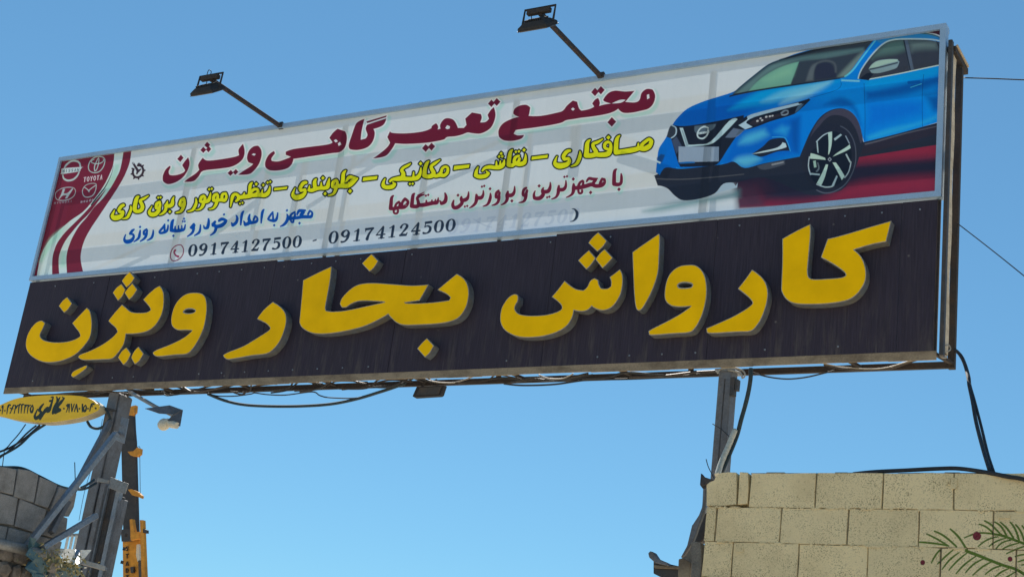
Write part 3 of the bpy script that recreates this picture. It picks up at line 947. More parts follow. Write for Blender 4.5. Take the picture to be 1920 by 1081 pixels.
def paint_corner(cv):
    S_, f = shapes, cv.fill
    f(S_('K', "P 280,100 725,90 728,118 716,200 690,270 640,370 560,480 480,570 380,640 290,720 220,790 170,870 140,960 122,1090 40,1090"), (104, 30, 48))
    f(S_('K', "P 725,95 800,90 772,230 740,300 690,390 630,470 570,530 510,610 450,680 400,760 370,830 352,890 348,960 360,1085 118,1085 140,960 170,870 220,790 290,720 380,640 480,570 560,480 640,370 690,270 716,200"), (178, 196, 190))
    f(S_('K', "P 730,200 765,200 740,300 690,390 620,470 640,400 700,290"), (142, 184, 168), 3, alpha=.8)
    f(S_('K', "P 230,770 330,690 300,760 240,830 160,960 140,960 180,860"), (140, 186, 164), 5, alpha=.8)
    f(S_('K', "P 310,880 350,880 345,1000 300,1000"), (140, 186, 164), 6, alpha=.7)
    f(S_('K', "P 540,525 600,460 660,390 650,410 590,500 520,590 460,650 400,720 340,800 300,890 290,960 297,1085 240,1085 240,950 252,880 280,810 340,730 420,650 480,590"), (104, 30, 48))
    f(S_('K', "S 716,210,1 700,280,2 650,380,4 580,470,6 545,515,5"), (30, 44, 44), .6)
    f(S_('K', "P 797,90 856,90 845,180 812,270 770,350 720,430 660,520 600,610 540,700 492,790 466,880 464,960 495,1085 358,1085 350,960 355,890 372,830 402,760 450,680 510,610 570,530 630,470 690,390 742,300 772,230"), (104, 30, 48))
    # four round badges with their words
    f(S_('L', "S 545,310,12 530,230,14 470,195,16 390,200,15 310,260,14 275,320,10"), (150, 166, 166), .6)
    f(S_('L', "S 250,430,10 265,490,14 330,525,16 420,510,15 490,450,13 525,380,9"), (160, 174, 172), .6)
    f(S_('L', "P 228,345 270,318 560,298 572,305 545,345 520,372 250,415 222,400"), (170, 182, 182), .6)
    f(word('NISSAN', [(117.2, 323.2), (148.2, 320.4), (117.6, 318.6)]), (24, 50, 62), .35, )
    f(S_('L', "S 960,200,7 935,290,8 870,370,8 780,395,8 700,360,7 682,280,7 720,190,8 800,130,8 890,122,8 950,150,7 960,200,7"), (150, 170, 166), .5)
    f(S_('L', "S 730,215,6 790,240,7 880,235,7 940,190,6 930,165,5"), (156, 174, 170), .5)
    f(S_('L', "S 730,215,6 735,195,5 780,165,5"), (156, 174, 170), .5)
    f(S_('L', "S 850,145,6 820,200,7 785,290,8 790,365,8 820,340,7 850,250,7 860,160,6 850,145,6"), (156, 174, 170), .5)
    f(word('TOYOTA', [(156.6, 340.8), (191.8, 336.0), (157.6, 332.6)], wide=.9), (186, 172, 178), .35)
    f(S_('L', "S 465,700,5 440,780,6 360,840,7 260,862,7 160,850,6 122,790,5 140,720,5 230,660,6 340,640,7 430,650,6 465,700,5"), (150, 158, 160), .5)
    f(S_('L', "P 250,665 290,665 262,740 330,735 400,665 425,665 320,830 285,828 315,775 240,785 195,840 175,835 215,770"), (150, 160, 162), .5)
    f(word('HYUNDAI', [(101.2, 382.4), (135.4, 378.6), (101.6, 379.2)], wide=.85), (140, 140, 150), .3)
    f(S_('L', "S 815,600,7 800,700,7 750,780,8 660,808,8 600,780,7 580,700,6 620,620,6 700,580,6 790,575,6 815,600,7"), (148, 160, 162), .5)
    f(S_('L', "S 615,640,8 670,680,8 690,712,10 710,675,8 800,610,8"), (156, 166, 168), .5)
    f(word('mazda', [(151.0, 380.2), (175.2, 376.4), (151.6, 376.0)], wide=.9), (176, 168, 176), .3)
    # cog wheel with a spanner
    cog = []
    c0, rx, ry = np.array([90 + 1520 / 9.01, 280 + 372 / 9.01]), 9.6, 11.2
    an = [math.radians(v) for v in range(-100, 206, 12)]
    cog.append(('S', np.array([[c0[0] + rx * math.cos(v) + 1.6 * math.sin(-v), c0[1] + ry * math.sin(v), 2.1] for v in an])))
    for v in range(-92, 206, 42):
        v = math.radians(v)
        u = np.array([math.cos(v) * rx + 1.6 * math.sin(-v), math.sin(v) * ry])
        cog.append(('S', np.array([[*(c0 + u), 2.0], [*(c0 + u * 1.32), 1.5]])))
    cog += shapes('L', "S 1520,255,14 1560,262,22\nS 1437,232,17 1480,300,20 1520,365,24\nS 1520,370,22 1565,335,12\nS 1515,370,20 1500,410,13\nH 1430,222 1446,222 1450,240 1434,242")
    cv.fill(cog, (50, 36, 44), .5)


def paint_banner(cv):
    # pale ageing of the white vinyl
    rs = np.random.RandomState(4)
    for c, t in (('T3', "P 1200,640 1700,560 1700,640 1300,740"),):
        cv.fill(shapes(c, t), (172, 180, 178), 10, alpha=.3)
    # patch stickers over an older number line
    cv.fill(shapes('B1', "P 700,540 1230,470 1905,540 3700,300 3700,700 500,1040 480,760"), (176, 184, 190), .7, alpha=.18)
    cv.fill(shapes('N1', "P 0,330 700,255 1500,170 2030,90 2030,395 1400,450 0,600"), (160, 172, 184), .6, alpha=.35)
    cv.fill(shapes('N2', "P 0,220 700,150 1570,60 1570,370 0,490"), (162, 174, 186), .6, alpha=.35)
    old = word('09174127500', [(840 - 9 / 6.857 * 1, 370 + 470 / 6.857), (840 + 1660 / 6.857, 370 + 310 / 6.857), (841 + 30 / 6.857, 370 + 295 / 6.857)], wide=.95)
    cv.fill(old, (138, 150, 168), .9, alpha=.42)
    cv.fill(shapes('N2', "S 330,280,5 450,350,7 560,385,6"), (130, 142, 160), 1.2, alpha=.5)
    ink = (34, 46, 62)
    cv.fill(word('09174127500', [(352.6, 480.6), (562.6, 463.2), (355.4, 459.2)], wide=1.0), ink, .4, grow=.22)
    cv.fill(word('09174124500', [(615.6, 456.8), (851.0, 432.4), (618.6, 434.6)], wide=1.0), ink, .4, grow=.22)
    cv.fill(shapes('B2', "P 1790,772 1862,750 1856,778 1786,795"), ink, .4)
    cv.fill(shapes('N2', "S 1595,148,4 1630,155,10 1660,200,19 1650,260,17 1615,300,9 1570,312,4"), ink, .4)
    ring = shapes('B1', "S 1190,740,9 1180,830,9 1130,900,9 1050,948,9 985,940,9 955,880,9 965,790,9 1010,710,9 1080,668,9 1150,668,9 1190,740,9")
    cv.fill(ring, (116, 42, 70), .5)
    cv.fill(shapes('B1', "S 1040,760,20 1020,800,14 1050,850,15 1095,872,20"), (128, 40, 74), .6)
    for c, t in TITLE:
        cv.lettering(shapes(c, t), (106, 28, 50), (214, 218, 214), 2.7, (130, 182, 168), 5.5, (3.0, 4.0))
    for c, t in TITLE:
        cv.fill(shapes(c, t), (94, 20, 42), .4, grow=.15)
    for c, t in YELLOW:
        cv.fill(shapes(c, t), (14, 26, 8), .5, grow=2.45)
    for c, t in YELLOW:
        cv.fill(shapes(c, t), (210, 194, 6), .4)
    for c, t in BLUE:
        cv.lettering(shapes(c, t), (0, 76, 160), (180, 210, 216), 1.5, (150, 190, 186), 3.5, (1.4, 2.0))
    for c, t in BLUE:
        cv.fill(shapes(c, t), (0, 66, 148), .4, grow=.5)
    for c, t in MAROON:
        cv.lettering(shapes(c, t), (112, 32, 58), (190, 200, 198), 1.6, (140, 188, 174), 4.5, (2.0, 2.6))
    for c, t in MAROON:
        cv.fill(shapes(c, t), (96, 22, 46), .4, grow=.55)
    paint_corner(cv)
    paint_car(cv)


OVAL = """
S 915,195,10 935,200,4 880,260,20 840,330,10 860,370,26 800,410,18
S 900,180,4 915,195,6
S 820,180,6 830,260,16 790,400,18
S 870,185,5 840,240,14 790,340,22 765,420,14
S 725,240,14 740,235,12
S 770,185,8 740,300,14 700,380,26 650,370,14
S 740,190,6 760,180,7
S 690,350,26 640,400,20 580,505,12
S 630,285,8 590,330,16 570,380,18 600,400,14 570,460,22 520,490,24 505,450,14 545,360,6
S 1385,345,12 1386,346,12
S 1300,385,5 1325,290,9 1360,285,11
S 1335,285,4 1335,325,5
S 1275,350,10 1276,351,10
S 1215,385,14 1210,340,8 1240,300,6 1250,340,8 1235,385,12 1215,385,12
S 1190,400,4 1195,290,10
S 1150,350,10 1151,351,10
S 1078,390,5 1108,290,8 1125,395,8
S 1035,285,7 1040,395,5
S 1040,395,5 1075,285,6
S 1000,400,4 1005,290,9
S 960,400,4 985,330,6 985,290,9 965,305,8 985,330,6
S 925,350,10 926,351,10
S 450,400,12 440,350,8 470,300,6 480,350,8 465,400,12 450,400,12
S 395,415,4 410,300,8
S 410,320,6 440,300,6
S 350,415,4 365,300,8 395,300,8
S 378,300,5 378,320,5
S 305,415,4 320,300,8 345,295,7
S 265,415,4 280,300,8 305,295,7
S 205,420,4 230,310,8
S 215,300,8 235,340,7 260,300,7
S 145,420,4 175,350,7 195,300,7
S 150,345,7 185,350,7
S 100,425,4 118,310,9 150,300,8
S 128,300,5 128,325,5
S 70,380,9 71,381,9
S 30,425,4 42,350,6 42,310,9 30,330,8 42,345,6
S 5,375,9 6,376,9"""

MURAL_GREEN = """
S 800,760,7 880,765,9 1000,780,8 1070,795,6
S 870,685,6 960,730,8 1060,790,7
S 940,660,7 1030,705,9 1140,800,8
S 1085,640,7 1150,700,10 1200,770,9 1240,840,12
S 1230,840,14 1350,885,14 1460,930,13 1580,975,13 1690,1010,13 1800,1080,13
S 1000,820,5 950,880,8 912,950,5
S 1110,830,5 1040,890,8 968,960,5
S 1165,855,5 1080,920,8 1010,1008,5
S 1235,860,5 1150,930,8 1072,1015,5
S 1325,885,5 1220,960,8 1138,1048,5
S 1390,912,5 1300,960,8 1225,1038,5
S 1465,940,5 1380,985,8 1292,1062,5
S 1560,975,5 1480,1000,8 1405,1055,5
S 1620,1003,5 1550,1035,8 1490,1085,5
S 1685,1030,5 1600,1080,7
S 1400,565,7 1460,600,9 1510,650,8 1550,690,7
S 1350,595,6 1420,625,8 1490,690,8
S 1490,575,6 1550,615,9 1600,700,8
S 1545,578,6 1610,640,9 1665,725,8
S 1635,578,7 1680,640,9 1715,740,9
S 1685,600,7 1730,660,9 1765,750,9
S 1745,610,7 1800,690,8
S 1215,720,5 1290,690,7 1370,675,8 1460,682,8
S 1460,682,8 1560,700,11 1660,735,11 1780,780,12 1900,830,12
S 1520,710,5 1420,740,7 1340,800,5
S 1590,725,5 1510,750,7 1440,798,5
S 1640,740,5 1560,765,7 1505,818,5
S 1710,770,5 1630,790,7 1565,822,5
S 1790,790,5 1700,820,7 1600,865,5
S 1800,870,5 1740,875,7 1680,890,5
S 1800,915,5 1750,925,7 1705,940,5
S 1820,960,5 1740,968,6"""
MURAL_RED = """
S 1328,702,38 1329,706,38
S 832,945,22 832,948,22
S 1632,913,22 1633,916,22
"""

LETTERS = [('LA', """
P 487,296 521,340 492,385 463,409 426,361 455,322"""), ('LA', """
P 628,374 650,395 663,450 664,520 650,590 600,660 540,715 460,752 380,768 300,762 230,725 195,680 187,630 200,570 230,515 268,477 305,466 327,482 312,520 292,562 297,590 330,612 400,623 480,619 540,603 580,580 575,555 545,515 523,485 570,435"""),
           ('LA', "P 942,113 975,155 950,195 915,227 882,180 910,142"), ('LA', "P 880,202 908,240 885,290 853,322 817,265 845,228"),
           ('LA', "P 960,196 993,240 965,285 934,315 902,265 930,228"), ('LA', """
P 1157,215 1180,250 1188,310 1180,390 1155,455 1115,510 1060,545 990,560 912,563 895,640 850,705 808,742 740,748 640,752 590,749 566,730 584,710 650,685 740,640 810,590 850,548 838,520 805,490 785,468 830,410 885,350 915,375 945,400 990,409 1060,406 1091,388 1080,365 1055,335 1037,315 1080,270 1125,232"""),
           ('LA', "P 917,660 948,705 925,755 893,787 855,735 880,690"), ('LA', "P 1003,655 1040,703 1010,755 975,782 950,735 970,690"), ('LA', """
P 1420,264 1462,272 1488,300 1498,360 1494,430 1475,520 1440,600 1395,670 1350,707 1270,714 1150,726 1118,718 1106,698 1140,675 1230,640 1330,590 1392,538 1350,535 1290,535 1255,515 1240,480 1245,420 1270,350 1310,300 1360,270
H 1328,402 1350,385 1385,382 1415,394 1398,408 1355,412"""), ('LA', "P 628,788 625,810 575,850 530,878 515,865 530,835 580,808"),
           ('LB', "P 390,403 430,428 465,465 478,510 470,570 440,650 395,710 345,742 250,754 110,778 78,772 63,752 100,730 200,690 300,630 362,590 370,572 345,545 285,515 330,455"),
           ('LB', """
P 773,172 766,250 747,360 733,442 745,461 780,466 860,460 960,440 1060,418 1122,405 1060,400 960,398 905,415 870,438 840,440 827,418 840,380 880,335 930,298 990,282 1070,280 1180,288 1300,296 1408,289 1380,340 1348,395 1245,410 1330,412 1450,405 1542,392 1550,376 1520,350 1465,325 1530,270 1592,220 1640,252 1665,300 1670,360 1655,430 1620,490 1570,525 1480,545 1360,553 1250,555 1200,540 1165,510 1143,483 1080,520 980,565 860,595 740,612 650,608 590,580 565,545 566,500 580,350 587,262 680,215"""),
           ('LB', "P 1035,90 1078,135 1050,180 1020,205 972,153 1005,118"), ('LB', "P 1397,640 1442,688 1415,735 1383,765 1333,708 1365,670"),
           ('LC', "P 800,127 858,184 830,225 792,257 732,200 762,160"), ('LC', "P 737,248 782,300 752,345 718,378 663,318 700,280"),
           ('LC', "P 843,240 897,298 860,340 827,370 780,310 810,270"), ('LC', """
P 945,377 962,410 965,470 952,540 920,600 880,640 830,655 785,645 754,626 730,650 690,662 635,654 620,710 580,765 510,805 420,830 320,838 240,828 170,790 140,740 137,690 150,630 190,570 230,545 258,553 256,590 238,625 240,655 270,680 340,690 440,685 520,665 553,642 548,618 520,590 484,563 530,510 572,454 610,485 650,510 700,518 725,495 745,455 775,437 800,450 805,480 820,505 860,507 885,490 885,455 875,430 910,405"""),
           ('LC', "P 1208,138 1216,165 1212,280 1205,390 1180,480 1140,570 1098,640 1075,655 1055,640 1043,560 1035,400 1030,262 1110,205"), ('LC', """
P 1410,347 1460,352 1500,385 1525,440 1533,520 1525,600 1500,690 1460,765 1415,803 1300,812 1165,822 1142,812 1138,795 1170,775 1260,730 1350,680 1427,626 1350,632 1290,622 1255,590 1247,540 1260,460 1290,400 1345,358
H 1338,488 1350,474 1385,468 1425,475 1434,487 1420,498 1375,502 1345,499"""),
           ('LE', "P 350,398 400,435 433,480 445,540 435,610 410,680 380,730 340,765 250,770 110,778 80,768 77,747 130,725 230,680 310,635 350,603 350,588 320,555 265,512 310,455"),
           ('LE', "P 697,127 700,180 692,280 682,400 688,440 715,455 800,452 880,445 908,432 895,410 840,370 760,325 800,215 900,190 1050,145 1180,108 1150,232 1060,250 958,280 1000,320 1025,380 1030,440 1015,490 975,545 920,580 840,597 740,605 620,603 560,580 527,530 525,480 530,350 530,215 610,170")]

# ================================================================== ground
g = MB()
N = 24
for i in range(N + 1):
    for j in range(N + 1):
        g.v.append(((i / N - .5) * 1600, (j / N - .5) * 1600 + 200, 0))
for i in range(N):
    for j in range(N):
        a = i * (N + 1) + j
        g.f.append((a, a + N + 1, a + N + 2, a + 1))
        g.mi.append(0)
go = g.build('ground', M['asphalt'])
go['kind'] = 'structure'

# ================================================================== upper banner
BX0, BX1, BZ0, BZ1 = -12.385, -2.708, 6.137, 7.575
TW, TH = 4096, 608
bx = np.linspace(BX0, BX1, TW)
bz = np.linspace(BZ1, BZ0, TH)
GX, GZ = np.meshgrid(bx, bz)
PX, PY = project(GX, np.full_like(GX, 10.0), GZ)
GAIN = 1.62
cv = Canvas(PX, PY, (181, 187, 190), GAIN)
paint_banner(cv)
banner_img = image_from('banner_print', cv.rgb)

m, t, b = new_mat('printed_banner_vinyl')
uv = node(t, 'ShaderNodeTexCoord')
ti = t.nodes.new('ShaderNodeTexImage')
ti.image = banner_img
ti.extension = 'EXTEND'
t.links.new(uv.outputs['UV'], ti.inputs[0])
geo = t.nodes.new('ShaderNodeNewGeometry')
mp = node(t, 'ShaderNodeMapping')
mp.inputs['Scale'].default_value = (1.2, 1, .5)
t.links.new(geo.outputs['Position'], mp.inputs[0])
nz = node(t, 'ShaderNodeTexNoise', i_Scale=1.6, i_Detail=5.0, i_Roughness=.6)
t.links.new(mp.outputs[0], nz.inputs['Vector'])
age = ramp(t, nz.outputs[0], [(.35, (1, 1, 1)), (.75, (.90, .91, .90))])
mp3 = node(t, 'ShaderNodeMapping')
mp3.inputs['Scale'].default_value = (9, 1, .7)
t.links.new(geo.outputs['Position'], mp3.inputs[0])
nz3 = node(t, 'ShaderNodeTexNoise', i_Scale=2.5, i_Detail=4.0)
t.links.new(mp3.outputs[0], nz3.inputs['Vector'])
streak = ramp(t, nz3.outputs[0], [(.5, (1, 1, 1)), (.8, (.88, .88, .87))])
col = mixc(t, 1.0, ti.outputs[0], age.outputs[0], 'MULTIPLY')
col = mixc(t, .25, col, streak.outputs[0], 'MULTIPLY')
dif = t.nodes.new('ShaderNodeBsdfDiffuse')
trl = t.nodes.new('ShaderNodeBsdfTranslucent')
gls = node(t, 'ShaderNodeBsdfGlossy', i_Roughness=.35)
for s in (dif, trl):
    t.links.new(col, s.inputs[0])
nz2 = node(t, 'ShaderNodeTexNoise', i_Scale=3.0, i_Detail=3.0)
t.links.new(mp3.outputs[0], nz2.inputs['Vector'])
bp = node(t, 'ShaderNodeBump', i_Strength=.45, i_Distance=.012)
t.links.new(nz2.outputs[0], bp.inputs['Height'])
t.links.new(bp.outputs[0], dif.inputs['Normal'])
t.links.new(bp.outputs[0], gls.inputs['Normal'])
m1 = node(t, 'ShaderNodeMixShader', i_Fac=.10)
t.links.new(dif.outputs[0], m1.inputs[1])
t.links.new(trl.outputs[0], m1.inputs[2])
tr = node(t, 'ShaderNodeBsdfTransparent')
m3 = node(t, 'ShaderNodeMixShader', i_Fac=.10)      # thin vinyl: a little of what is behind shows through
t.links.new(m1.outputs[0], m3.inputs[1])
t.links.new(tr.outputs[0], m3.inputs[2])
t.links.new(col, tr.inputs[0])
m2 = node(t, 'ShaderNodeMixShader', i_Fac=.03)
t.links.new(m3.outputs[0], m2.inputs[1])
t.links.new(gls.outputs[0], m2.inputs[2])
t.links.new(m2.outputs[0], t.nodes['Material Output'].inputs['Surface'])
t.nodes.remove(b)
M['vinyl'] = m

up = thing('banner_sign', 'long white banner with maroon title and printed blue car, above the black sign', 'sign')
f = MB()
NX = 60
for i in range(NX + 1):
    for z in (BZ0, BZ1):
        f.v.append((BX0 + (BX1 - BX0) * i / NX, 10.0, z))
for i in range(NX):
    f.f.append((2 * i, 2 * i + 2, 2 * i + 3, 2 * i + 1))
    f.mi.append(0)
face = f.build('banner_face', M['vinyl'], up)
uvl = face.data.uv_layers.new(name='UVMap')
for lp in face.data.loops:
    co = face.data.vertices[lp.vertex_index].co
    uvl.data[lp.index].uv = ((co.x - BX0) / (BX1 - BX0), (co.z - BZ0) / (BZ1 - BZ0))
FW, FD = .040, .10
for a, bb in (((BX0 - .004, 9.975, BZ1 - FW), (BX1 + .004, 10.075, BZ1 + .006)), ((BX0 - .004, 9.975, BZ0 - .006), (BX1 + .004, 10.055, BZ0 + FW)),
              ((BX0 - .004, 9.977, BZ0 + FW), (BX0 + .032, 10.055, BZ1 - FW)), ((BX1 - .042, 9.977, BZ0 + FW), (BX1 + .004, 10.055, BZ1 - FW))):
    MB().box(a, bb).build('frame_rail', M['alu'], up)
rebase(up)

# ================================================================== lower black sign with built-up letters
m, t, b = new_mat('black_sign_sheet')
geo = t.nodes.new('ShaderNodeNewGeometry')
mpa = node(t, 'ShaderNodeMapping')
mpa.inputs['Scale'].default_value = (26, 1, 1.2)
t.links.new(geo.outputs['Position'], mpa.inputs[0])
na = node(t, 'ShaderNodeTexNoise', i_Scale=3.0, i_Detail=4.0)
t.links.new(mpa.outputs[0], na.inputs['Vector'])
mpb = node(t, 'ShaderNodeMapping')
mpb.inputs['Scale'].default_value = (7, 1, .9)
t.links.new(geo.outputs['Position'], mpb.inputs[0])
nb = node(t, 'ShaderNodeTexNoise', i_Scale=1.7, i_Detail=6.0, i_Roughness=.7)
t.links.new(mpb.outputs[0], nb.inputs['Vector'])
sepz = node(t, 'ShaderNodeSeparateXYZ')
t.links.new(geo.outputs['Position'], sepz.inputs[0])
hz = node(t, 'ShaderNodeMapRange')
hz.inputs[1].default_value, hz.inputs[2].default_value, hz.inputs[3].default_value, hz.inputs[4].default_value = 4.9, 5.5, 1.0, .12
t.links.new(sepz.outputs[2], hz.inputs[0])
streaks = ramp(t, nb.outputs[0], [(.5, (0, 0, 0)), (.78, (1, 1, 1))])
mu = node(t, 'ShaderNodeMath', operation='MULTIPLY')
t.links.new(streaks.outputs[0], mu.inputs[0])
t.links.new(hz.outputs[0], mu.inputs[1])
c = mixc(t, mu.outputs[0], (.032, .026, .042), (.10, .088, .080))
lines = ramp(t, na.outputs[0], [(.3, (.8, .8, .8)), (.7, (1.25, 1.25, 1.25))])
c = mixc(t, 1.0, c, lines.outputs[0], 'MULTIPLY')
# scattered pale specks of dried splashes
vo = node(t, 'ShaderNodeTexVoronoi', i_Scale=4.2)
t.links.new(geo.outputs['Position'], vo.inputs['Vector'])
sp = ramp(t, vo.outputs['Distance'], [(.0, (1, 1, 1)), (.05, (0, 0, 0))])
c = mixc(t, sp.outputs[0], c, (.16, .15, .15))
t.links.new(c, b.inputs['Base Color'])
b.inputs['Roughness'].default_value = .62
b.inputs['Specular IOR Level'].default_value = .25
bp = node(t, 'ShaderNodeBump', i_Strength=.5, i_Distance=.006)
t.links.new(na.outputs[0], bp.inputs['Height'])
t.links.new(bp.outputs[0], b.inputs['Normal'])
M['panel'] = m

m, t, b = new_mat('yellow_letter_acrylic')
geo = t.nodes.new('ShaderNodeNewGeometry')
vo = node(t, 'ShaderNodeTexVoronoi', i_Scale=105.0)
vo.inputs['Randomness'].default_value = 0.0
t.links.new(geo.outputs['Position'], vo.inputs['Vector'])
dots = ramp(t, vo.outputs['Distance'], [(.28, (.62, .60, .5)), (.42, (1, 1, 1))])
nz = node(t, 'ShaderNodeTexNoise', i_Scale=4.0, i_Detail=5.0)
t.links.new(geo.outputs['Position'], nz.inputs['Vector'])
fade = ramp(t, nz.outputs[0], [(.35, (1, 1, 1)), (.75, (.84, .83, .80))])
c = mixc(t, 1.0, (1.0, .59, .0), fade.outputs[0], 'MULTIPLY')
sepz = node(t, 'ShaderNodeSeparateXYZ')
t.links.new(geo.outputs['Position'], sepz.inputs[0])
led = node(t, 'ShaderNodeMapRange')          # the pierced faces are those of the newer word on the right
led.inputs[1].default_value, led.inputs[2].default_value = -8.6, -6.6
t.links.new(sepz.outputs[0], led.inputs[0])
c2 = mixc(t, 1.0, c, dots.outputs[0], 'MULTIPLY')
c = mixc(t, led.outputs[0], c, c2)
t.links.new(c, b.inputs['Base Color'])
b.inputs['Roughness'].default_value = .5
b.inputs['Specular IOR Level'].default_value = .08
M['yellow'] = m

rnd0 = random.Random(2)
low = thing('letter_sign', 'long black sign below the white banner, with big raised yellow letters', 'sign')
PZ0, PZ1 = 4.944, 6.118
seams = [BX0 - .004, -11.2, at(519, 486).x, at(757, 500).x, at(1036, 500).x, at(1345, 420).x, at(1690, 420).x, BX1 - .022]
tops = [.0, .0, -.016, -.013, .0, .0, .0]
for i in range(len(seams) - 1):
    MB().box((seams[i] + .002, 10.0 + .002 * (i % 2), PZ0 - .008 - (.022 if i < 2 else 0)), (seams[i + 1] - .002, 10.02, PZ1 + tops[i])).build('panel_sheet', M['panel'], low, bevel=.0015)
sc_ = MB()
for i in range(34):                        # screw heads along the sheets
    x = BX0 + .12 + i * .285
    for z in (PZ0 + .06, PZ1 - .07):
        if rnd0.random() < .6:
            sc_.box((x - .006, 9.994, z - .006), (x + .006, 10.001, z + .006))
so = sc_.build('screw_heads', M['galv'], low)
so['kind'] = 'stuff'
l = MB()
for i in range(28):                        # beaten strip along the bottom edge
    x0, x1 = BX0 + (BX1 - BX0) * i / 28, BX0 + (BX1 - BX0) * (i + 1) / 28
    l.box((x0 + .0008, 9.9985 + rnd0.uniform(-.001, .001), 4.880 + .003 * math.sin(i * 1.1) + rnd0.uniform(-.002, .002)), (x1, 10.012, 4.9425))
l.build('bottom_rail', M['ledge'], low)


LY = 9.912


def to_plane(P, Y):
    return [at(x, y, Y) for x, y in P]


def dedupe(P):
    out = [P[0]]
    for p in P[1:]:
        if (p - out[-1]).length > .002:
            out.append(p)
    if (out[0] - out[-1]).length < .002:
        out.pop()
    return out


def inset(loop, d):
    A = sum(loop[i].x * loop[(i + 1) % len(loop)].z - loop[(i + 1) % len(loop)].x * loop[i].z for i in range(len(loop)))
    s = 1 if A > 0 else -1
    out = []
    n = len(loop)
    for i in range(n):
        a, b_, c_ = loop[i - 1], loop[i], loop[(i + 1) % n]
        e1, e2 = (b_ - a).normalized(), (c_ - b_).normalized()
        n1, n2 = Vector((-e1.z, 0, e1.x)) * s, Vector((-e2.z, 0, e2.x)) * s
        nn = n1 + n2
        if nn.length < .2:
            nn = n1
        nn.normalize()
        out.append(b_ + nn * min(d / max(nn.dot(n1), .5), d * 1.6))
    return out


for crop, text in LETTERS:
    loops = []
    for k, A in shapes(crop, text):
        loops.append(dedupe(to_plane(A, LY)))
    L_ = MB()
    L_.prism(loops, (0, 9.999 - LY, 0), mi_front=1, mi_side=0, back=False)
    lo = L_.build('letter', [M['return'], M['trim']], low)
    fl = [inset(loops[0], .006)] + [inset(h, -.006) for h in loops[1:]]
    fl = [[p + Vector((0, -.003, 0)) for p in q] for q in fl]
    F_ = MB().prism(fl, (0, .0025, 0), back=False)
    F_.build('letter_face', M['yellow'], lo)
rebase(low)

# ================================================================== steel frame that carries both signs
fr = thing('support_structure', 'rusty double layer steel frame behind the white banner and the black sign', 'steel frame')
YB = 10.27


def member(name, p, q, w, t_, mat='rust', ref=(0, 1, 0)):
    return MB().bar(p, q, w, t_, ref).build(name, M[mat], fr, bevel=.002)


# front layer, right behind the faces
for x in (-12.33, -10.41, -8.465, -6.547, -4.640, -2.735):
    member('post', (x, 10.048, 4.945), (x, 10.048, 7.50), .032, .02, 'darksteel')
    MB().box((x - .016, 10.003, 6.19), (x + .016, 10.037, 7.47)).build('batten', M['darksteel'], fr)
# back layer
for x in (-12.36, -10.55, -8.50, -6.51, -4.72):
    member('post', (x, YB, 4.94), (x, YB, 7.34), .035, .035)
for x, w in ((-9.54, .04), (-9.07, .06), (-7.58, .06), (-6.02, .09)):
    member('post', (x, YB - .04, 6.90 if w > .08 else 4.96), (x, YB - .04, 7.30), w, .03)
member('rail', (-12.38, YB, 7.357), (-2.66, YB, 7.357), .105, .04)
member('rail', (-12.38, YB, 6.67), (-2.66, YB, 6.67), .12, .04)
member('rail', (-12.38, YB, 4.919), (-2.655, YB, 4.919), .050, .03)
for x in (-12.3, -11.3, -10.3, -9.3, -8.3, -7.3, -6.3, -5.3, -4.4, -3.4, -2.72):
    member('cross_bar', (x, 10.02, 4.925), (x + .06, YB - .017, 4.925), .03, .022, ref=(0, 0, 1))
member('brace', (-10.16, YB + .02, 6.73), (-9.56, YB + .02, 7.10), .06, .02)
member('brace', (-5.63, YB + .02, 7.10), (-5.15, YB + .02, 6.90), .10, .02)
member('brace', (-8.95, YB + .02, 6.95), (-8.2, YB + .02, 7.33), .03, .02)
member('brace', (-7.6, YB + .02, 7.0), (-6.7, YB + .02, 7.28), .03, .02)
member('brace', (-11.9, YB + .02, 6.3), (-10.9, YB + .02, 6.62), .03, .02)
# right hand end, seen from the side
member('post', (-2.668, 10.0, 4.90), (-2.668, 10.0, 7.43), .030, .05, 'darksteel')
member('post', (-2.668, YB + .002, 4.89), (-2.668, YB + .002, 7.33), .05, .05, 'rust')
w_ = MB()
zs = [4.95 + i * .16 for i in range(16)]
for i in range(15):
    z0, z1 = zs[i], zs[i + 1]
    a0, a1 = .010 * math.sin(i * 1.3), .010 * math.sin((i + 1) * 1.3)
    w_.add([(-2.69 , 10.06 + a0, z0), (-2.665, 10.06 + a0, z0), (-2.665, 10.150 + a0 * 1.5, z0), (-2.69, 10.150 + a0 * 1.5, z0),
            (-2.69, 10.06 + a1, z1), (-2.665, 10.06 + a1, z1), (-2.665, 10.150 + a1 * 1.5, z1), (-2.69, 10.150 + a1 * 1.5, z1)],
           [(0, 1, 5, 4), (1, 2, 6, 5), (2, 3, 7, 6), (3, 0, 4, 7)])
w_.build('edge_board', M['beige'], fr)
member('cross_bar', (-2.672, 10.03, 7.378), (-2.672, 10.42, 7.378), .065, .05, 'rust', ref=(0, 0, 1))
member('cross_bar', (-2.636, 10.05, 7.412), (-2.636, 10.40, 7.412), .014, .02, 'beige', ref=(0, 0, 1))
member('stub', at(1789, 600, 10.30), at(1782, 672, 10.30), .03, .04, 'rust')
rebase(fr)


# ================================================================== poles
def seg(p, q, n, f_):
    return [p.lerp(q, i / n) for i in range(n + 1)]


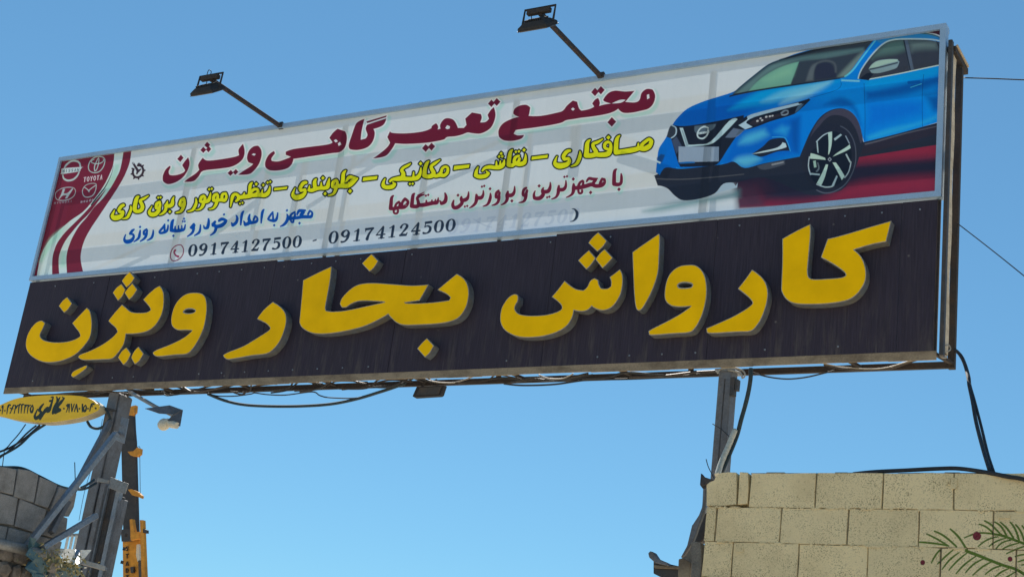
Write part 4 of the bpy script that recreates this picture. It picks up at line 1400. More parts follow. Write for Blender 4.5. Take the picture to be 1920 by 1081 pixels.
pr = thing('sign_pole', 'grey box steel pole rising behind the beige wall to the black sign', 'pole', 'poles under the sign')
MB().box((-4.385, 10.05, 0), (-4.275, 10.17, 4.875)).build('shaft', M['steel'], pr, bevel=.008)
MB().box((-4.332, 10.046, 0), (-4.326, 10.0505, 4.80)).build('weld_seam', M['darksteel'], pr)
k = MB()
k.bar(at(1376, 708, 10.03), at(1374, 742, 10.03), .035, .05)
k.bar(at(1384, 712, 10.03), at(1382, 732, 10.03), .02, .05)
k.build('cut_bracket', M['darksteel'], pr)
MB().box((-4.41, 10.03, 4.862), (-4.25, 10.19, 4.879)).build('cap_plate', M['galv'], pr)
rebase(pr)

pl = thing('sign_pole', 'steel pole stiffened with channels and plates, beside the yellow oval light box', 'pole', 'poles under the sign')
MB().box((-10.93, 10.08, 0), (-10.80, 10.26, 4.875)).build('shaft', M['steel'], pl, bevel=.006)
MB().box((-10.798, 10.10, 0), (-10.775, 10.26, 4.86)).build('channel', M['steel'], pl, bevel=.004)


def quad_plate(name, P, Y, th, mat, parent, bevel=.002):
    return MB().prism([[at(x, y, Y) for x, y in P]], (0, th, 0)).build(name, M[mat], parent, bevel=bevel)


quad_plate('plate', [(228, 781), (241, 784), (232, 831), (218, 825)], 10.05, .012, 'galv', pl)
quad_plate('plate', [(207, 893), (240, 906), (234, 925), (204, 914)], 10.02, .012, 'zinc', pl)
quad_plate('plate', [(183, 894), (203, 899), (201, 905), (181, 902)], 10.04, .02, 'zinc', pl)
a, c_ = at(188, 930, 10.2), at(230, 930, 10.2)
MB().box((a.x, 10.2, 0), (c_.x, 10.24, a.z)).build('channel', M['darksteel'], pl, bevel=.003)
for (xa, xb, y0, mt, yo) in ((190, 198, 905, 'steel', 10.06), (199, 204, 908, 'galv', 10.09), (205, 216, 912, 'darksteel', 10.12),
                             (217, 225, 920, 'galv', 10.08), (226, 234, 936, 'steel', 10.10)):
    a, c_ = at(xa, y0, yo), at(xb, y0, yo)
    MB().box((a.x, yo, 0), (c_.x - .003, yo + .05, a.z)).build('channel', M[mt], pl, bevel=.003)
for k_ in range(3):
    MB().bar(at(238 - k_ * 4, 1000 + k_ * 25, 10.05), at(236 - k_ * 4, 1006 + k_ * 25, 10.05), .02, .02).build('lug', M['rust'], pl)
rebase(pl)

for (p, q_, hook, w, tt, mt, lab) in (
        (at(218, 812, 8.72), atx(50, 1024, -9.22), at(217, 811, 10.06), .056, .045, 'galv', 'long pale steel brace slanting from the left pole down across the grey block wall'),
        (at(206, 790, 8.95), atx(96, 998, -9.27), at(206, 790, 10.08), .048, .04, 'steel', 'darker steel brace just behind the long pale one at the left pole'),
        (at(180, 966, 8.72), atx(80, 1026, -9.22), at(181, 966, 10.06), .054, .045, 'galv', 'short low steel brace between the left pole and the grey pipe'),
        (at(155, 1053, 9.6), at(194, 1064, 9.9), at(199, 1066, 10.06), .045, .045, 'zinc', 'short pale crossbar low on the left pole beside the white sheet')):
    r = thing('steel_brace', lab, 'brace', 'braces of the left pole')
    MB().bar(p, q_, w, tt).build('bar', M[mt], r, bevel=.003)
    MB().bar(p, hook, .03, .03, ref=(0, 0, 1)).build('strut', M['steel'], r, bevel=.002)
    rebase(r)

# ================================================================== flood lamps on arms above the banner


def arm_lamp(base, yend, zend, label, tilt, wire):
    r = thing('arm_floodlight', label, 'floodlight', 'floodlights on arms above the banner')
    B_ = Vector((base.x, base.y, base.z))
    E_ = Vector((base.x, yend, zend))
    MB().bar(B_, E_, .036, .036).build('arm', M['arm'], r, bevel=.003)
    MB().bar(B_ + Vector((0, .05, -.02)), B_ + Vector((0, -.04, .02)), .06, .055).build('clamp', M['arm'], r, bevel=.004)
    MB().bar(E_ + Vector((-.115, 0, .012)), E_ + Vector((.10, 0, .012)), .042, .042).build('crossbar', M['rust'], r, bevel=.003)
    k = MB()
    w = .142
    top = E_ + Vector((0, 0, .045))
    k.tube([top + Vector((-w, -.01, -.145)), top + Vector((-w, 0, 0)), top + Vector((w, 0, 0)), top + Vector((w, -.01, -.145))], .010)
    k.build('bracket', M['lamp_black'], r)
    c_ = top + Vector((0, -.015, -.155))
    rot = Matrix.Rotation(math.radians(tilt), 3, 'X')

    def tf(p):
        return c_ + rot @ Vector(p)
    h = MB()
    lo_, hi_ = [(-.135, -.10), (.135, -.10), (.135, .10), (-.135, .10)], [(-.09, -.065), (.09, -.065), (.09, .065), (-.09, .065)]
    V = [tf((x, y, -.038)) for x, y in lo_] + [tf((x, y, -.008)) for x, y in lo_] + [tf((x, y, .028)) for x, y in hi_]
    h.add(V, [(0, 3, 2, 1), (0, 1, 5, 4), (1, 2, 6, 5), (2, 3, 7, 6), (3, 0, 4, 7), (4, 5, 9, 8), (5, 6, 10, 9), (6, 7, 11, 10), (7, 4, 8, 11), (8, 9, 10, 11)])
    h.build('housing', M['lamp_black'], r, bevel=.003)
    fn = MB()
    for i in range(9):
        x = -.08 + i * .02
        V = [tf((x + dx, y, z)) for z in (.026, .044) for dx, y in ((-.003, -.058), (.003, -.058), (.003, .058), (-.003, .058))]
        fn.add(V, [(0, 3, 2, 1), (4, 5, 6, 7), (0, 1, 5, 4), (1, 2, 6, 5), (2, 3, 7, 6), (3, 0, 4, 7)])
    fn.build('cooling_fins', M['lamp_black'], r)
    V = [tf((x * .9, y * .88, z)) for z in (-.0385, -.0415) for x, y in lo_]
    MB().add(V, [(0, 1, 2, 3), (4, 7, 6, 5), (0, 4, 5, 1), (1, 5, 6, 2), (2, 6, 7, 3), (3, 7, 4, 0)]).build('lens', M['glass'], r)
    V = [tf((x * 1.02, y * 1.04, z)) for z in (-.030, -.037) for x, y in lo_]
    MB().add(V, [(0, 1, 2, 3), (4, 7, 6, 5), (0, 4, 5, 1), (1, 5, 6, 2), (2, 6, 7, 3), (3, 7, 4, 0)]).build('lens_rim', M['darksteel'], r)
    MB().tube(spline([E_ + Vector(v) for v in wire]), .004, 5).build('lead', M['black_rubber'], r)
    rebase(r)


arm_lamp(at(528, 238, 10.0), 8.93, at(530, 238, 10.0).z - .01, 'black floodlight on the left of the two arms, above the title near the badges', 38,
         [(-.06, 0, .03), (-.05, 0, .10), (-.01, .0, .07), (-.04, 0, -.02), (-.03, 0, -.10), (.02, -.01, -.11)])
arm_lamp(at(1129, 146, 10.0), 8.86, at(1130, 147, 10.0).z + .015, 'black floodlight on the right of the two arms, nearer to the pictured car', 38,
         [(-.08, 0, .0), (-.06, 0, -.06), (.0, 0, -.09), (.05, 0, -.09)])

# small flood lamp under the middle of the frame
r = thing('small_floodlight', 'small black floodlight hung under the middle of the black sign', 'floodlight')
MB().prism([[at(x, y, 10.16) for x, y in ((781, 724), (833, 721), (827, 739), (824, 741), (776, 744), (773, 742))]], (0, .05, 0)).build('housing', M['lamp_black'], r, bevel=.004)
MB().prism([[at(x, y, 10.15) for x, y in ((787, 726), (828, 724), (822, 738), (780, 740))]], (0, .008, 0)).build('lens', M['darksteel'], r)
MB().bar(at(798, 712, 10.2), at(790, 728, 10.2), .012, .02).build('bracket', M['rust'], r)
MB().bar(at(818, 711, 10.2), at(822, 727, 10.2), .012, .02).build('bracket', M['rust'], r)
rebase(r)

# sheet metal lamp on a stay at the left pole
r = thing('shaded_lamp', 'bent sheet metal lamp with round milky bulb, on a stay by the left pole', 'lamp')
MB().tube([at(243, 734, 10.1), at(292, 762, 9.75), at(326, 779, 9.6)], [.02, .018, .018]).build('stay', M['zinc'], r)


def plate3(pts, th=.006):
    pts = [Vector(p) for p in pts]
    nrm = (pts[1] - pts[0]).cross(pts[-1] - pts[0]).normalized()
    return MB().prism([pts], nrm * th)


plate3([at(272, 765, 9.52), at(318, 759, 9.62), at(325, 776, 9.60), at(298, 774, 9.55)]).build('shade_flap', M['steel'], r)
plate3([at(318, 759, 9.62), at(343, 768, 9.66), at(338, 798, 9.60), at(314, 787, 9.54), at(325, 776, 9.58)]).build('shade_flap', M['steel'], r)
b_ = MB()
cb = at(307, 795, 9.58)
b_.tube([cb + Vector((0, 0, v)) for v in (-.058, -.05, -.03, 0, .03, .045, .052)], [.004, .028, .05, .058, .045, .03, .02], 14)
b_.build('bulb', M['bulb'], r, smooth=True)
MB().tube([cb + Vector((.03, 0, .03)), at(322, 795, 9.58), at(332, 797, 9.58)], [.03, .035, .03], 10).build('reflector', M['bulb'], r)
rebase(r)

# ================================================================== yellow oval light box
OW, OH = 1500, 420
OY = 9.9
oc = [(-430, 360), (-380, 345), (-200, 290), (0, 302), (0, 302)]
outline = [(-440, 392), (-330, 350), (-160, 305), (0, 298), (140, 236), (300, 192), (600, 160), (900, 155), (1150, 168), (1300, 208), (1400, 268), (1442, 315),
           (1432, 352), (1380, 395), (1200, 468), (900, 528), (600, 552), (300, 525), (120, 490), (0, 462), (-200, 436), (-350, 418)]
outline = [(-560, 400), (-470, 340), (-330, 285), (-150, 235), (20, 205), (300, 180), (600, 160), (900, 155), (1150, 168), (1300, 208), (1400, 268), (1442, 315),
           (1432, 352), (1380, 395), (1200, 468), (900, 528), (600, 552), (300, 552), (60, 540), (-150, 515), (-330, 480), (-500, 440)]
outline = [(-480, 400), (-300, 385), (-150, 352), (0, 300), (140, 238), (300, 192), (600, 160), (900, 155), (1150, 168), (1300, 208), (1400, 268), (1442, 315),
           (1432, 352), (1380, 395), (1200, 468), (900, 528), (600, 552), (300, 522), (120, 488), (0, 455), (-150, 425), (-300, 412)]
OP = smooth(np.array(outline, float)) / 7.723 + (0, 720)
ol = dedupe([at(x, y, OY) for x, y in OP])
x0, x1 = min(p.x for p in ol), max(p.x for p in ol)
z0, z1 = min(p.z for p in ol), max(p.z for p in ol)
GX, GZ = np.meshgrid(np.linspace(x0, x1, OW), np.linspace(z1, z0, OH))
PX, PY = project(GX, np.full_like(GX, OY), GZ)
co_ = Canvas(PX, PY, (190, 146, 0), 1.9)
co_.fill(shapes('O', OVAL), (24, 28, 10), .35, grow=.38)
oval_img = image_from('oval_print', co_.rgb)
m, t, b = new_mat('printed_yellow_acrylic')
uv = node(t, 'ShaderNodeTexCoord')
ti = t.nodes.new('ShaderNodeTexImage')
ti.image = oval_img
ti.extension = 'EXTEND'
t.links.new(uv.outputs['UV'], ti.inputs[0])
nz = node(t, 'ShaderNodeTexNoise', i_Scale=5.0, i_Detail=5.0)
rr = ramp(t, nz.outputs[0], [(.4, (1, 1, 1)), (.8, (.8, .79, .74))])
t.links.new(mixc(t, 1.0, ti.outputs[0], rr.outputs[0], 'MULTIPLY'), b.inputs['Base Color'])
b.inputs['Roughness'].default_value = .35
M['oval'] = m
ov = thing('oval_sign', 'yellow pointed oval light box with black handwriting, at the left pole under the black sign', 'sign')
fo = MB().prism([ol], (0, .004, 0), back=False).build('oval_face', M['oval'], ov)
uvl = fo.data.uv_layers.new(name='UVMap')
for lp in fo.data.loops:
    co = fo.data.vertices[lp.vertex_index].co
    uvl.data[lp.index].uv = ((co.x - x0) / (x1 - x0), (co.z - z0) / (z1 - z0))
rim = MB()
cx, cz = (x0 + x1) / 2, (z0 + z1) / 2
lay = [(0.004, 1.0), (.04, 1.012), (.09, 1.004), (.13, .97), (.155, .9)]
n = len(ol)
for d, s_ in lay:
    rim.v += [(cx + (p.x - cx) * s_, OY + d, cz + (p.z - cz) * s_) for p in ol]
for i in range(len(lay) - 1):
    for k_ in range(n):
        a, b2 = i * n + k_, i * n + (k_ + 1) % n
        rim.f.append((a, b2, b2 + n, a + n))
        rim.mi.append(0)
rim.f.append(tuple((len(lay) - 1) * n + k_ for k_ in range(n)))
rim.mi.append(0)
rim.build('rim', M['cream_rim'], ov, smooth=False)
MB().bar(at(190, 763, 9.99), at(218, 770, 10.1), .02, .02).build('bracket', M['darksteel'], ov)
rebase(ov)

# ================================================================== beige block wall on the right
PXA, PXB, PYA, PYB = 1700, 2060, 940, 1300
mw0, mw1 = at(1700, 1000, 8.0).x, -1.10
mz0, mz1 = 1.35 + 1.2, 1.62 + 1.75
GX, GZ = np.meshgrid(np.linspace(mw0, mw1, 1000), np.linspace(mz1, mz0, 900))
PX, PY = project(GX, np.full_like(GX, 8.0), GZ)
cm = Canvas(PX, PY, (60, 90, 40))
cm.alpha[:] = 0
sx = (1560, 860, 4.8917)
cm.fill(shapes(sx, MURAL_GREEN), (92, 122, 44), .45, grow=.15)
cm.fill(shapes(sx, MURAL_RED), (118, 30, 56), .5)
mural_img = image_from('mural_print', cm.rgb, cm.alpha)


def block_mat(name, mural):
    m, t, b = new_mat(name)
    geo = t.nodes.new('ShaderNodeNewGeometry')
    pos = geo.outputs['Position']
    n1 = node(t, 'ShaderNodeTexNoise', i_Scale=3.5, i_Detail=6.0, i_Roughness=.6)
    n2 = node(t, 'ShaderNodeTexNoise', i_Scale=42.0, i_Detail=5.0, i_Roughness=.7)
    n3 = node(t, 'ShaderNodeTexNoise', i_Scale=130.0, i_Detail=3.0, i_Roughness=.6)
    for n_ in (n1, n2, n3):
        t.links.new(pos, n_.inputs['Vector'])
    c = ramp(t, n1.outputs[0], [(.3, (.86, .695, .40)), (.7, (.92, .76, .45))]).outputs[0]
    if mural:
        sp_ = node(t, 'ShaderNodeSeparateXYZ')
        t.links.new(pos, sp_.inputs[0])
        cb_ = node(t, 'ShaderNodeCombineXYZ')
        for k_, (lo_, hi_) in ((0, (mw0, mw1)), (2, (mz0, mz1))):
            mr = node(t, 'ShaderNodeMapRange')
            mr.clamp = False
            mr.inputs[1].default_value, mr.inputs[2].default_value = lo_, hi_
            t.links.new(sp_.outputs[k_], mr.inputs[0])
            t.links.new(mr.outputs[0], cb_.inputs[0 if k_ == 0 else 1])
        ti = t.nodes.new('ShaderNodeTexImage')
        ti.image = mural_img
        ti.extension = 'CLIP'
        t.links.new(cb_.outputs[0], ti.inputs[0])
        wear = ramp(t, n2.outputs[0], [(.30, (.6, .6, .6)), (.42, (.97, .97, .97))])
        mu = node(t, 'ShaderNodeMath', operation='MULTIPLY')
        t.links.new(ti.outputs[1], mu.inputs[0])
        t.links.new(wear.outputs[0], mu.inputs[1])
        c = mixc(t, mu.outputs[0], c, ti.outputs[0])
    oi = t.nodes.new('ShaderNodeObjectInfo')
    tone = ramp(t, oi.outputs['Random'], [(0, (.94, .94, .93)), (.5, (1, 1, 1)), (1, (1.04, 1.03, 1.01))])
    c = mixc(t, 1.0, c, tone.outputs[0], 'MULTIPLY')
    pits = ramp(t, n3.outputs[0], [(.39, (.40, .37, .33)), (.46, (1, 1, 1))])
    big = ramp(t, n2.outputs[0], [(.35, (.42, .40, .36)), (.42, (1, 1, 1))])
    n5 = node(t, 'ShaderNodeTexNoise', i_Scale=7.0, i_Detail=3.0)
    t.links.new(pos, n5.inputs['Vector'])
    dens = ramp(t, n5.outputs[0], [(.38, (.12, .12, .12)), (.62, (.95, .95, .95))])    # worn patches are more pitted
    c = mixc(t, dens.outputs[0], c, pits.outputs[0], 'MULTIPLY')
    n6 = node(t, 'ShaderNodeTexNoise', i_Scale=1.3, i_Detail=7.0, i_Roughness=.7)
    t.links.new(pos, n6.inputs['Vector'])
    stain = ramp(t, n6.outputs[0], [(.48, (1, 1, 1)), (.72, (.72, .70, .66))])
    c = mixc(t, 1.0, c, stain.outputs[0], 'MULTIPLY')
    c = mixc(t, .6, c, big.outputs[0], 'MULTIPLY')
    t.links.new(c, b.inputs['Base Color'])
    b.inputs['Roughness'].default_value = .92
    b.inputs['Specular IOR Level'].default_value = .2
    ad = node(t, 'ShaderNodeMath', operation='ADD')
    t.links.new(n2.outputs[0], ad.inputs[0])
    t.links.new(n3.outputs[0], ad.inputs[1])
    bp = node(t, 'ShaderNodeBump', i_Strength=.8, i_Distance=.006)
    t.links.new(ad.outputs[0], bp.inputs['Height'])
    t.links.new(bp.outputs[0], b.inputs['Normal'])
    return m


M['block'] = block_mat('beige_painted_block', False)
M['block_mural'] = block_mat('beige_block_with_painted_fronds', True)

wl = thing('block_wall', 'beige painted concrete block wall with green painted fronds and red dots, lower right', 'wall')
rnd = random.Random(3)


def rough_block(lo, hi, mat, parent, name='block', jit=.0025, axis='y'):
    """a block whose front face has a worn, slightly uneven edge"""
    (xa, ya, za), (xb, yb, zb) = lo, hi
    P = []
    nx = max(2, int((xb - xa if axis == 'y' else yb - ya) / .07))
    L0, L1 = (xa, xb) if axis == 'y' else (ya, yb)
    for i in range(nx):
        P.append((L0 + (L1 - L0) * i / nx, za))
    P += [(L1, za), (L1, (za + zb) / 2)]
    for i in range(nx):
        P.append((L1 + (L0 - L1) * i / nx, zb))
    P += [(L0, zb), (L0, (za + zb) / 2)]
    P = [(u + rnd.uniform(-jit, jit), w + rnd.uniform(-jit, jit)) for u, w in P]
    if axis == 'y':
        d = ya + rnd.uniform(-.002, .002)
        pts = [Vector((u, d, w)) for u, w in P]
        off = (0, yb - ya, 0)
    else:
        d = xb + rnd.uniform(-.003, .003)
        pts = [Vector((d, u, w)) for u, w in P]
        off = (xa - xb, 0, 0)
    cx_ = sum((p for p in pts), Vector()) / len(pts)
    inner = [cx_ + (p - cx_) * (1 - .012) for p in pts]
    mb = MB()
    n_ = len(pts)
    o2 = Vector(off)
    back = o2.normalized() * .005
    mb.v += [tuple(p) for p in inner] + [tuple(p + back) for p in pts] + [tuple(p + o2) for p in pts]
    mb.f.append(tuple(range(n_)))
    for k_ in range(n_):
        k2 = (k_ + 1) % n_
        mb.f.append((k_, k2, n_ + k2, n_ + k_))
        mb.f.append((n_ + k_, n_ + k2, 2 * n_ + k2, 2 * n_ + k_))
    mb.f.append(tuple(range(2 * n_, 3 * n_))[::-1])
    mb.mi = [0] * len(mb.f)
    return mb.build(name, mat, parent)


H_ = .2065
zt = 1.963 + EYE
jt = .0045
rows = [[None, -3.235, -2.833, -2.441, -2.049, -1.655, -1.26, -.865, -.47, -.07],
        [-3.499, -3.431, -3.029, -2.632, -2.232, -1.835, -1.435, -1.04, -.64, -.24, .16],
        [-3.498, -3.311, -2.91, -2.51, -2.108, -1.714, -1.31, -.91, -.51, -.11]]
for c_i in range(17):
    zb = zt - (c_i + 1) * H_
    R_ = rows[c_i] if c_i < 3 else [-3.50] + [v + rnd.uniform(-.02, .02) for v in ([-3.23 + .4 * k_ for k_ in range(9)] if c_i % 2 else [-3.43 + .4 * k_ for k_ in range(9)])]
    if c_i == 0:
        R_ = R_[1:]
    for a, b2 in zip(R_[:-1], R_[1:]):
        mural = c_i in (1, 2, 3, 4) and b2 > -2.3
        jl, jr = rnd.uniform(.0018, .0042), rnd.uniform(.0018, .0042)
        rough_block((a + jl, 8.0, zb + .0016), (b2 - jr, 8.2, zb + H_ - .0016), M['block_mural'] if mural else M['block'], wl)
# broken corner block and sliver of the top course
for P in ([(1325, 908), (1331, 903), (1339, 900), (1343, 891), (1352, 886), (1366, 884.5), (1380, 885), (1381, 915), (1380, 945), (1352, 947), (1325, 947)],
          [(1387, 884), (1402, 885), (1403, 915), (1401, 944), (1383, 945), (1385, 915)]):
    MB().prism([[at(x, y, 8.0) for x, y in P]], (0, .2, 0)).build('block', M['block'], wl, bevel=.002)
MB().box((-3.485, 8.014, 0), (.15, 8.19, zt - .21)).build('mortar_bed', M['bed'], wl)
MB().box((-3.20, 8.014, zt - .211), (.15, 8.19, zt - .012)).build('mortar_bed', M['bed'], wl)
cap = MB()
px_ = -3.24
while px_ < .1:
    w = rnd.uniform(.05, .12)
    cap.box((px_, 8.0 + rnd.uniform(.0, .02), zt - .004), (px_ + w, 8.2, zt + rnd.uniform(.001, .006)))
    px_ += w
cap.build('mortar_cap', M['mortar'], wl)
crumb = MB()
for c_i in range(4):
    z = zt - (c_i + 1) * H_
    for k_ in range(46):
        x = rnd.uniform(-3.45, -1.2)
        s_ = rnd.uniform(.002, .008)
        crumb.box((x, 7.996 + rnd.uniform(0, .004), z - s_ * .7 + rnd.uniform(-.006, .006)), (x + s_ * rnd.uniform(1, 3), 8.02, z + s_ * .6))
for c_i in range(4):                       # smears of mortar squeezed over the bed joints
    z = zt - (c_i + 1) * H_
    x = -3.46
    while x < -1.0:
        w = rnd.uniform(.02, .10)
        if rnd.random() < .42:
            n_ = 6
            for k_ in range(n_):
                a_, b2 = x + w * k_ / n_, x + w * (k_ + 1) / n_
                h1 = rnd.uniform(.003, .011) * math.sin(math.pi * (k_ + .5) / n_)
                h2 = rnd.uniform(.001, .006) * math.sin(math.pi * (k_ + .5) / n_)
                crumb.box((a_, 7.9955 + rnd.uniform(0, .002), z - h1), (b2, 8.01, z + h2))
        x += w + rnd.uniform(.01, .07)
for (mx_, my_, mw_, mh_) in ((1789, 906, 11, 20), (1780, 902, 5, 12), (1387, 1030, 16, 9), (1883, 968, 20, 6), (1640, 1024, 30, 4)):
    p = at(mx_, my_, 8.0)
    w, h = mw_ / 330 / 2, mh_ / 330 / 2
    crumb.box((p.x - w, 7.9935, p.z - h), (p.x + w, 8.005, p.z + h))
crumb_o = crumb.build('mortar_crumbs', M['block'], wl)
crumb_o['kind'] = 'stuff'
rebase(wl)

# broken strip of masonry and bent metal at the wall's left end
be = thing('broken_wall_edge', 'grey broken masonry strip standing against the left end of the beige wall', 'masonry')
for P, y_, mt in (([(1295, 1016), (1303, 1014), (1314, 1016), (1316, 1050), (1312, 1100), (1293, 1100), (1297, 1060)], 8.08, 'mortar'),
                  ([(1272, 1047), (1280, 1045), (1295, 1053), (1293, 1100), (1270, 1100)], 8.2, 'ledge'),
                  ([(1296, 1000), (1318, 945), (1324, 960), (1322, 1000), (1316, 1015), (1296, 1016)], 8.25, 'darksteel'),
                  ([(1318, 905), (1325, 905), (1322, 950), (1316, 960)], 8.2, 'galv'),
                  ([(1278, 1045), (1290, 1022), (1300, 1010), (1302, 1050), (1290, 1060)], 8.3, 'mortar')):
    MB().prism([[at(x, y, y_) for x, y in P]], (0, .06, 0)).build('fragment', M[mt], be, bevel=.004)
rebase(be)
mf = thing('bent_flashing', 'bent dark metal strip hanging down the left end of the beige wall', 'flashing')
for P, y_, mt in (([(1314, 886), (1320, 893), (1338, 899), (1336, 904), (1322, 908), (1317, 915), (1312, 908)], 8.1, 'darksteel'),
                  ([(1320, 908), (1325, 907), (1319, 960), (1300, 1012), (1282, 1040), (1276, 1044), (1288, 1022), (1297, 985), (1310, 965), (1316, 950)], 8.12, 'steel'),
                  ([(1297, 983), (1304, 983), (1304, 1000), (1296, 1004)], 8.16, 'galv')):
    MB().prism([[at(x, y, y_) for x, y in P]], (0, .03, 0)).build('strip', M[mt], mf, bevel=.003)
rebase(mf)
gu = thing('metal_gutter', 'dark open metal gutter end sticking out at the bottom left of the beige wall', 'gutter')
for P, y_, d, mt in (([(1225, 1050), (1272, 1060), (1276, 1100), (1225, 1074)], 8.3, .10, 'darksteel'),
                     ([(1225, 1058), (1272, 1060), (1272, 1066), (1227, 1064)], 8.28, .01, 'ledge'),
                     ([(1215, 1036), (1219, 1032), (1225, 1034), (1233, 1046), (1252, 1054), (1254, 1060), (1228, 1054), (1217, 1044)], 8.26, .05, 'steel')):
    MB().prism([[at(x, y, y_) for x, y in P]], (0, d, 0)).build('channel', M[mt], gu, bevel=.003)
rebase(gu)

# ================================================================== grey wall, lower left
XW = -9.34
gw = thing('grey_block_wall', 'broken grey concrete block wall seen edge on at the lower left', 'wall')


def gblock(P, mat='grey_block', d=.28, name='block'):
    pts = [atx(x, y, XW + rnd.uniform(-.006, .006)) for x, y in P]
    x_ = pts[0].x
    pts = [Vector((x_, p.y, p.z)) for p in pts]
    return MB().prism([pts], (-d, 0, 0)).build(name, M[mat], gw, bevel=.005)


gblock([(-60, 862), (-27, 868), (-31, 913), (-62, 905)])
gblock([(-24, 869), (32, 879), (24, 927), (-28, 915)])
gblock([(35, 878), (55, 881), (73, 889), (64, 942), (27, 930)])
gblock([(76, 893), (108, 907), (106, 918), (91, 952), (67, 944)])
gblock([(112, 911), (143, 924), (138, 950), (130, 968), (95, 954)])
gblock([(-62, 909), (-9, 920), (-13, 981), (-62, 970)])
gblock([(-6, 921), (34, 933), (27, 984), (-10, 979)])
gblock([(38, 934), (89, 955), (77, 1001), (30, 986)])
gblock([(93, 957), (128, 971), (126, 990), (118, 1011), (80, 1002)])
gblock([(-10, 983), (15, 987), (9, 1018), (-14, 1011)])
gblock([(18, 988), (63, 1000), (57, 1031), (12, 1018)])
gblock([(66, 1001), (118, 1015), (108, 1046), (61, 1033)])
ya, yb_ = atx(-70, 900, XW).y, atx(135, 930, XW).y
MB().box((XW - .27, ya, 0), (XW - .035, yb_ - .02, 1.86 + EYE)).build('mortar_bed', M['mortar'], gw)
# rubble stones below the pipe
rs = random.Random(11)
zz = 1.34 + EYE
while zz > EYE - .2:
    yy = ya
    hh = rs.uniform(.09, .14)
    while yy < yb_ - .03:
        ww = rs.uniform(.09, .17)
        c0 = Vector((XW - .015 + rs.uniform(0, .02), yy + ww / 2, zz - hh / 2))
        pts = []
        nn_ = 8
        for k_ in range(nn_):
            a_ = 2 * math.pi * k_ / nn_ + rs.uniform(-.2, .2)
            pts.append(c0 + Vector((0, math.cos(a_) * ww * .54 * rs.uniform(.85, 1.05), math.sin(a_) * hh * .58 * rs.uniform(.85, 1.08))))
        mb = MB()
        mid = c0 + Vector((rs.uniform(.012, .03), 0, 0))
        mb.v = [tuple(mid + (p - c0) * .6) for p in pts] + [tuple(p) for p in pts] + [tuple(p + Vector((-.1, 0, 0))) for p in pts]
        mb.f = [tuple(range(nn_))] + [(k_, (k_ + 1) % nn_, nn_ + (k_ + 1) % nn_, nn_ + k_) for k_ in range(nn_)] + \
               [(nn_ + k_, nn_ + (k_ + 1) % nn_, 2 * nn_ + (k_ + 1) % nn_, 2 * nn_ + k_) for k_ in range(nn_)]
        mb.mi = [0] * len(mb.f)
        mb.build('stone', M['stone'], gw)
        yy += ww
    zz -= hh
rebase(gw)

pp = [atx(-70, 1003, XW + .10), atx(0, 1019, XW + .10), atx(40, 1028, XW + .10), atx(84, 1040, XW + .10)]
tag(MB().tube(pp, .042, 12).build('pipe', M['zinc'], smooth=True), 'pale grey pipe lying level across the grey block wall at the lower left', 'pipe')

# crumpled tarp, white bent sheet and dry twigs on the pipe's end
tp = MB()
rt = random.Random(5)
nu, nv = 12, 9
P00, P10, P01, P11 = atx(50, 1008, XW + .22), at(150, 1062, 9.0), atx(58, 1105, XW + .26), at(128, 1112, 9.0)
for j in range(nv + 1):
    for i in range(nu + 1):
        u, v = i / nu, j / nv
        p = (P00 * (1 - u) + P10 * u) * (1 - v) + (P01 * (1 - u) + P11 * u) * v
        tp.v.append(tuple(p + Vector((rt.uniform(-.02, .02), rt.uniform(-.05, .05), rt.uniform(-.025, .025)))))
for j in range(nv):
    for i in range(nu):
        a = j * (nu + 1) + i
        tp.f.append((a, a + 1, a + nu + 2, a + nu + 1))
        tp.mi.append(0)
o = tp.build('tarp', M['tarp'])
sol = o.modifiers.new('thickness', 'SOLIDIFY')
sol.thickness = .004
tag(o, 'crumpled blue green tarp hanging off the end of the pipe, lower left', 'tarp')
m, t, b = new_mat('white_plastic_sheet')
b.inputs['Base Color'].default_value = (.8, .8, .74, 1)
b.inputs['Roughness'].default_value = .5
trl = t.nodes.new('ShaderNodeBsdfTranslucent')
nz = node(t, 'ShaderNodeTexNoise', i_Scale=9.0, i_Detail=4.0)
rr = ramp(t, nz.outputs[0], [(.35, (.82, .82, .76)), (.7, (.6, .58, .5))])
t.links.new(rr.outputs[0], b.inputs['Base Color'])
t.links.new(rr.outputs[0], trl.inputs[0])
mx = node(t, 'ShaderNodeMixShader', i_Fac=.42)  # plastic made translucent so sun from behind brightens the folds
t.links.new(b.outputs[0], mx.inputs[1])
t.links.new(trl.outputs[0], mx.inputs[2])
t.links.new(mx.outputs[0], t.nodes['Material Output'].inputs['Surface'])
M['white_plastic'] = m
ws = thing('bent_sheet', 'bright white bent plastic sheet lying on the blue green tarp', 'sheet')
plate3([at(97, 1026, 9.0), at(140, 1029, 9.1), at(142, 1062, 8.9), at(122, 1048, 8.95)], .004).build('fold', M['white_plastic'], ws)
plate3([at(141, 1029, 9.1), at(150, 1030, 9.2), at(149, 1054, 9.0), at(143, 1061, 8.91)], .004).build('fold', M['galv'], ws)
plate3([at(151, 1030, 9.2), at(171, 1030, 9.15), at(150, 1055, 9.0)], .004).build('fold', M['white_plastic'], ws)
rebase(ws)
dl = MB()
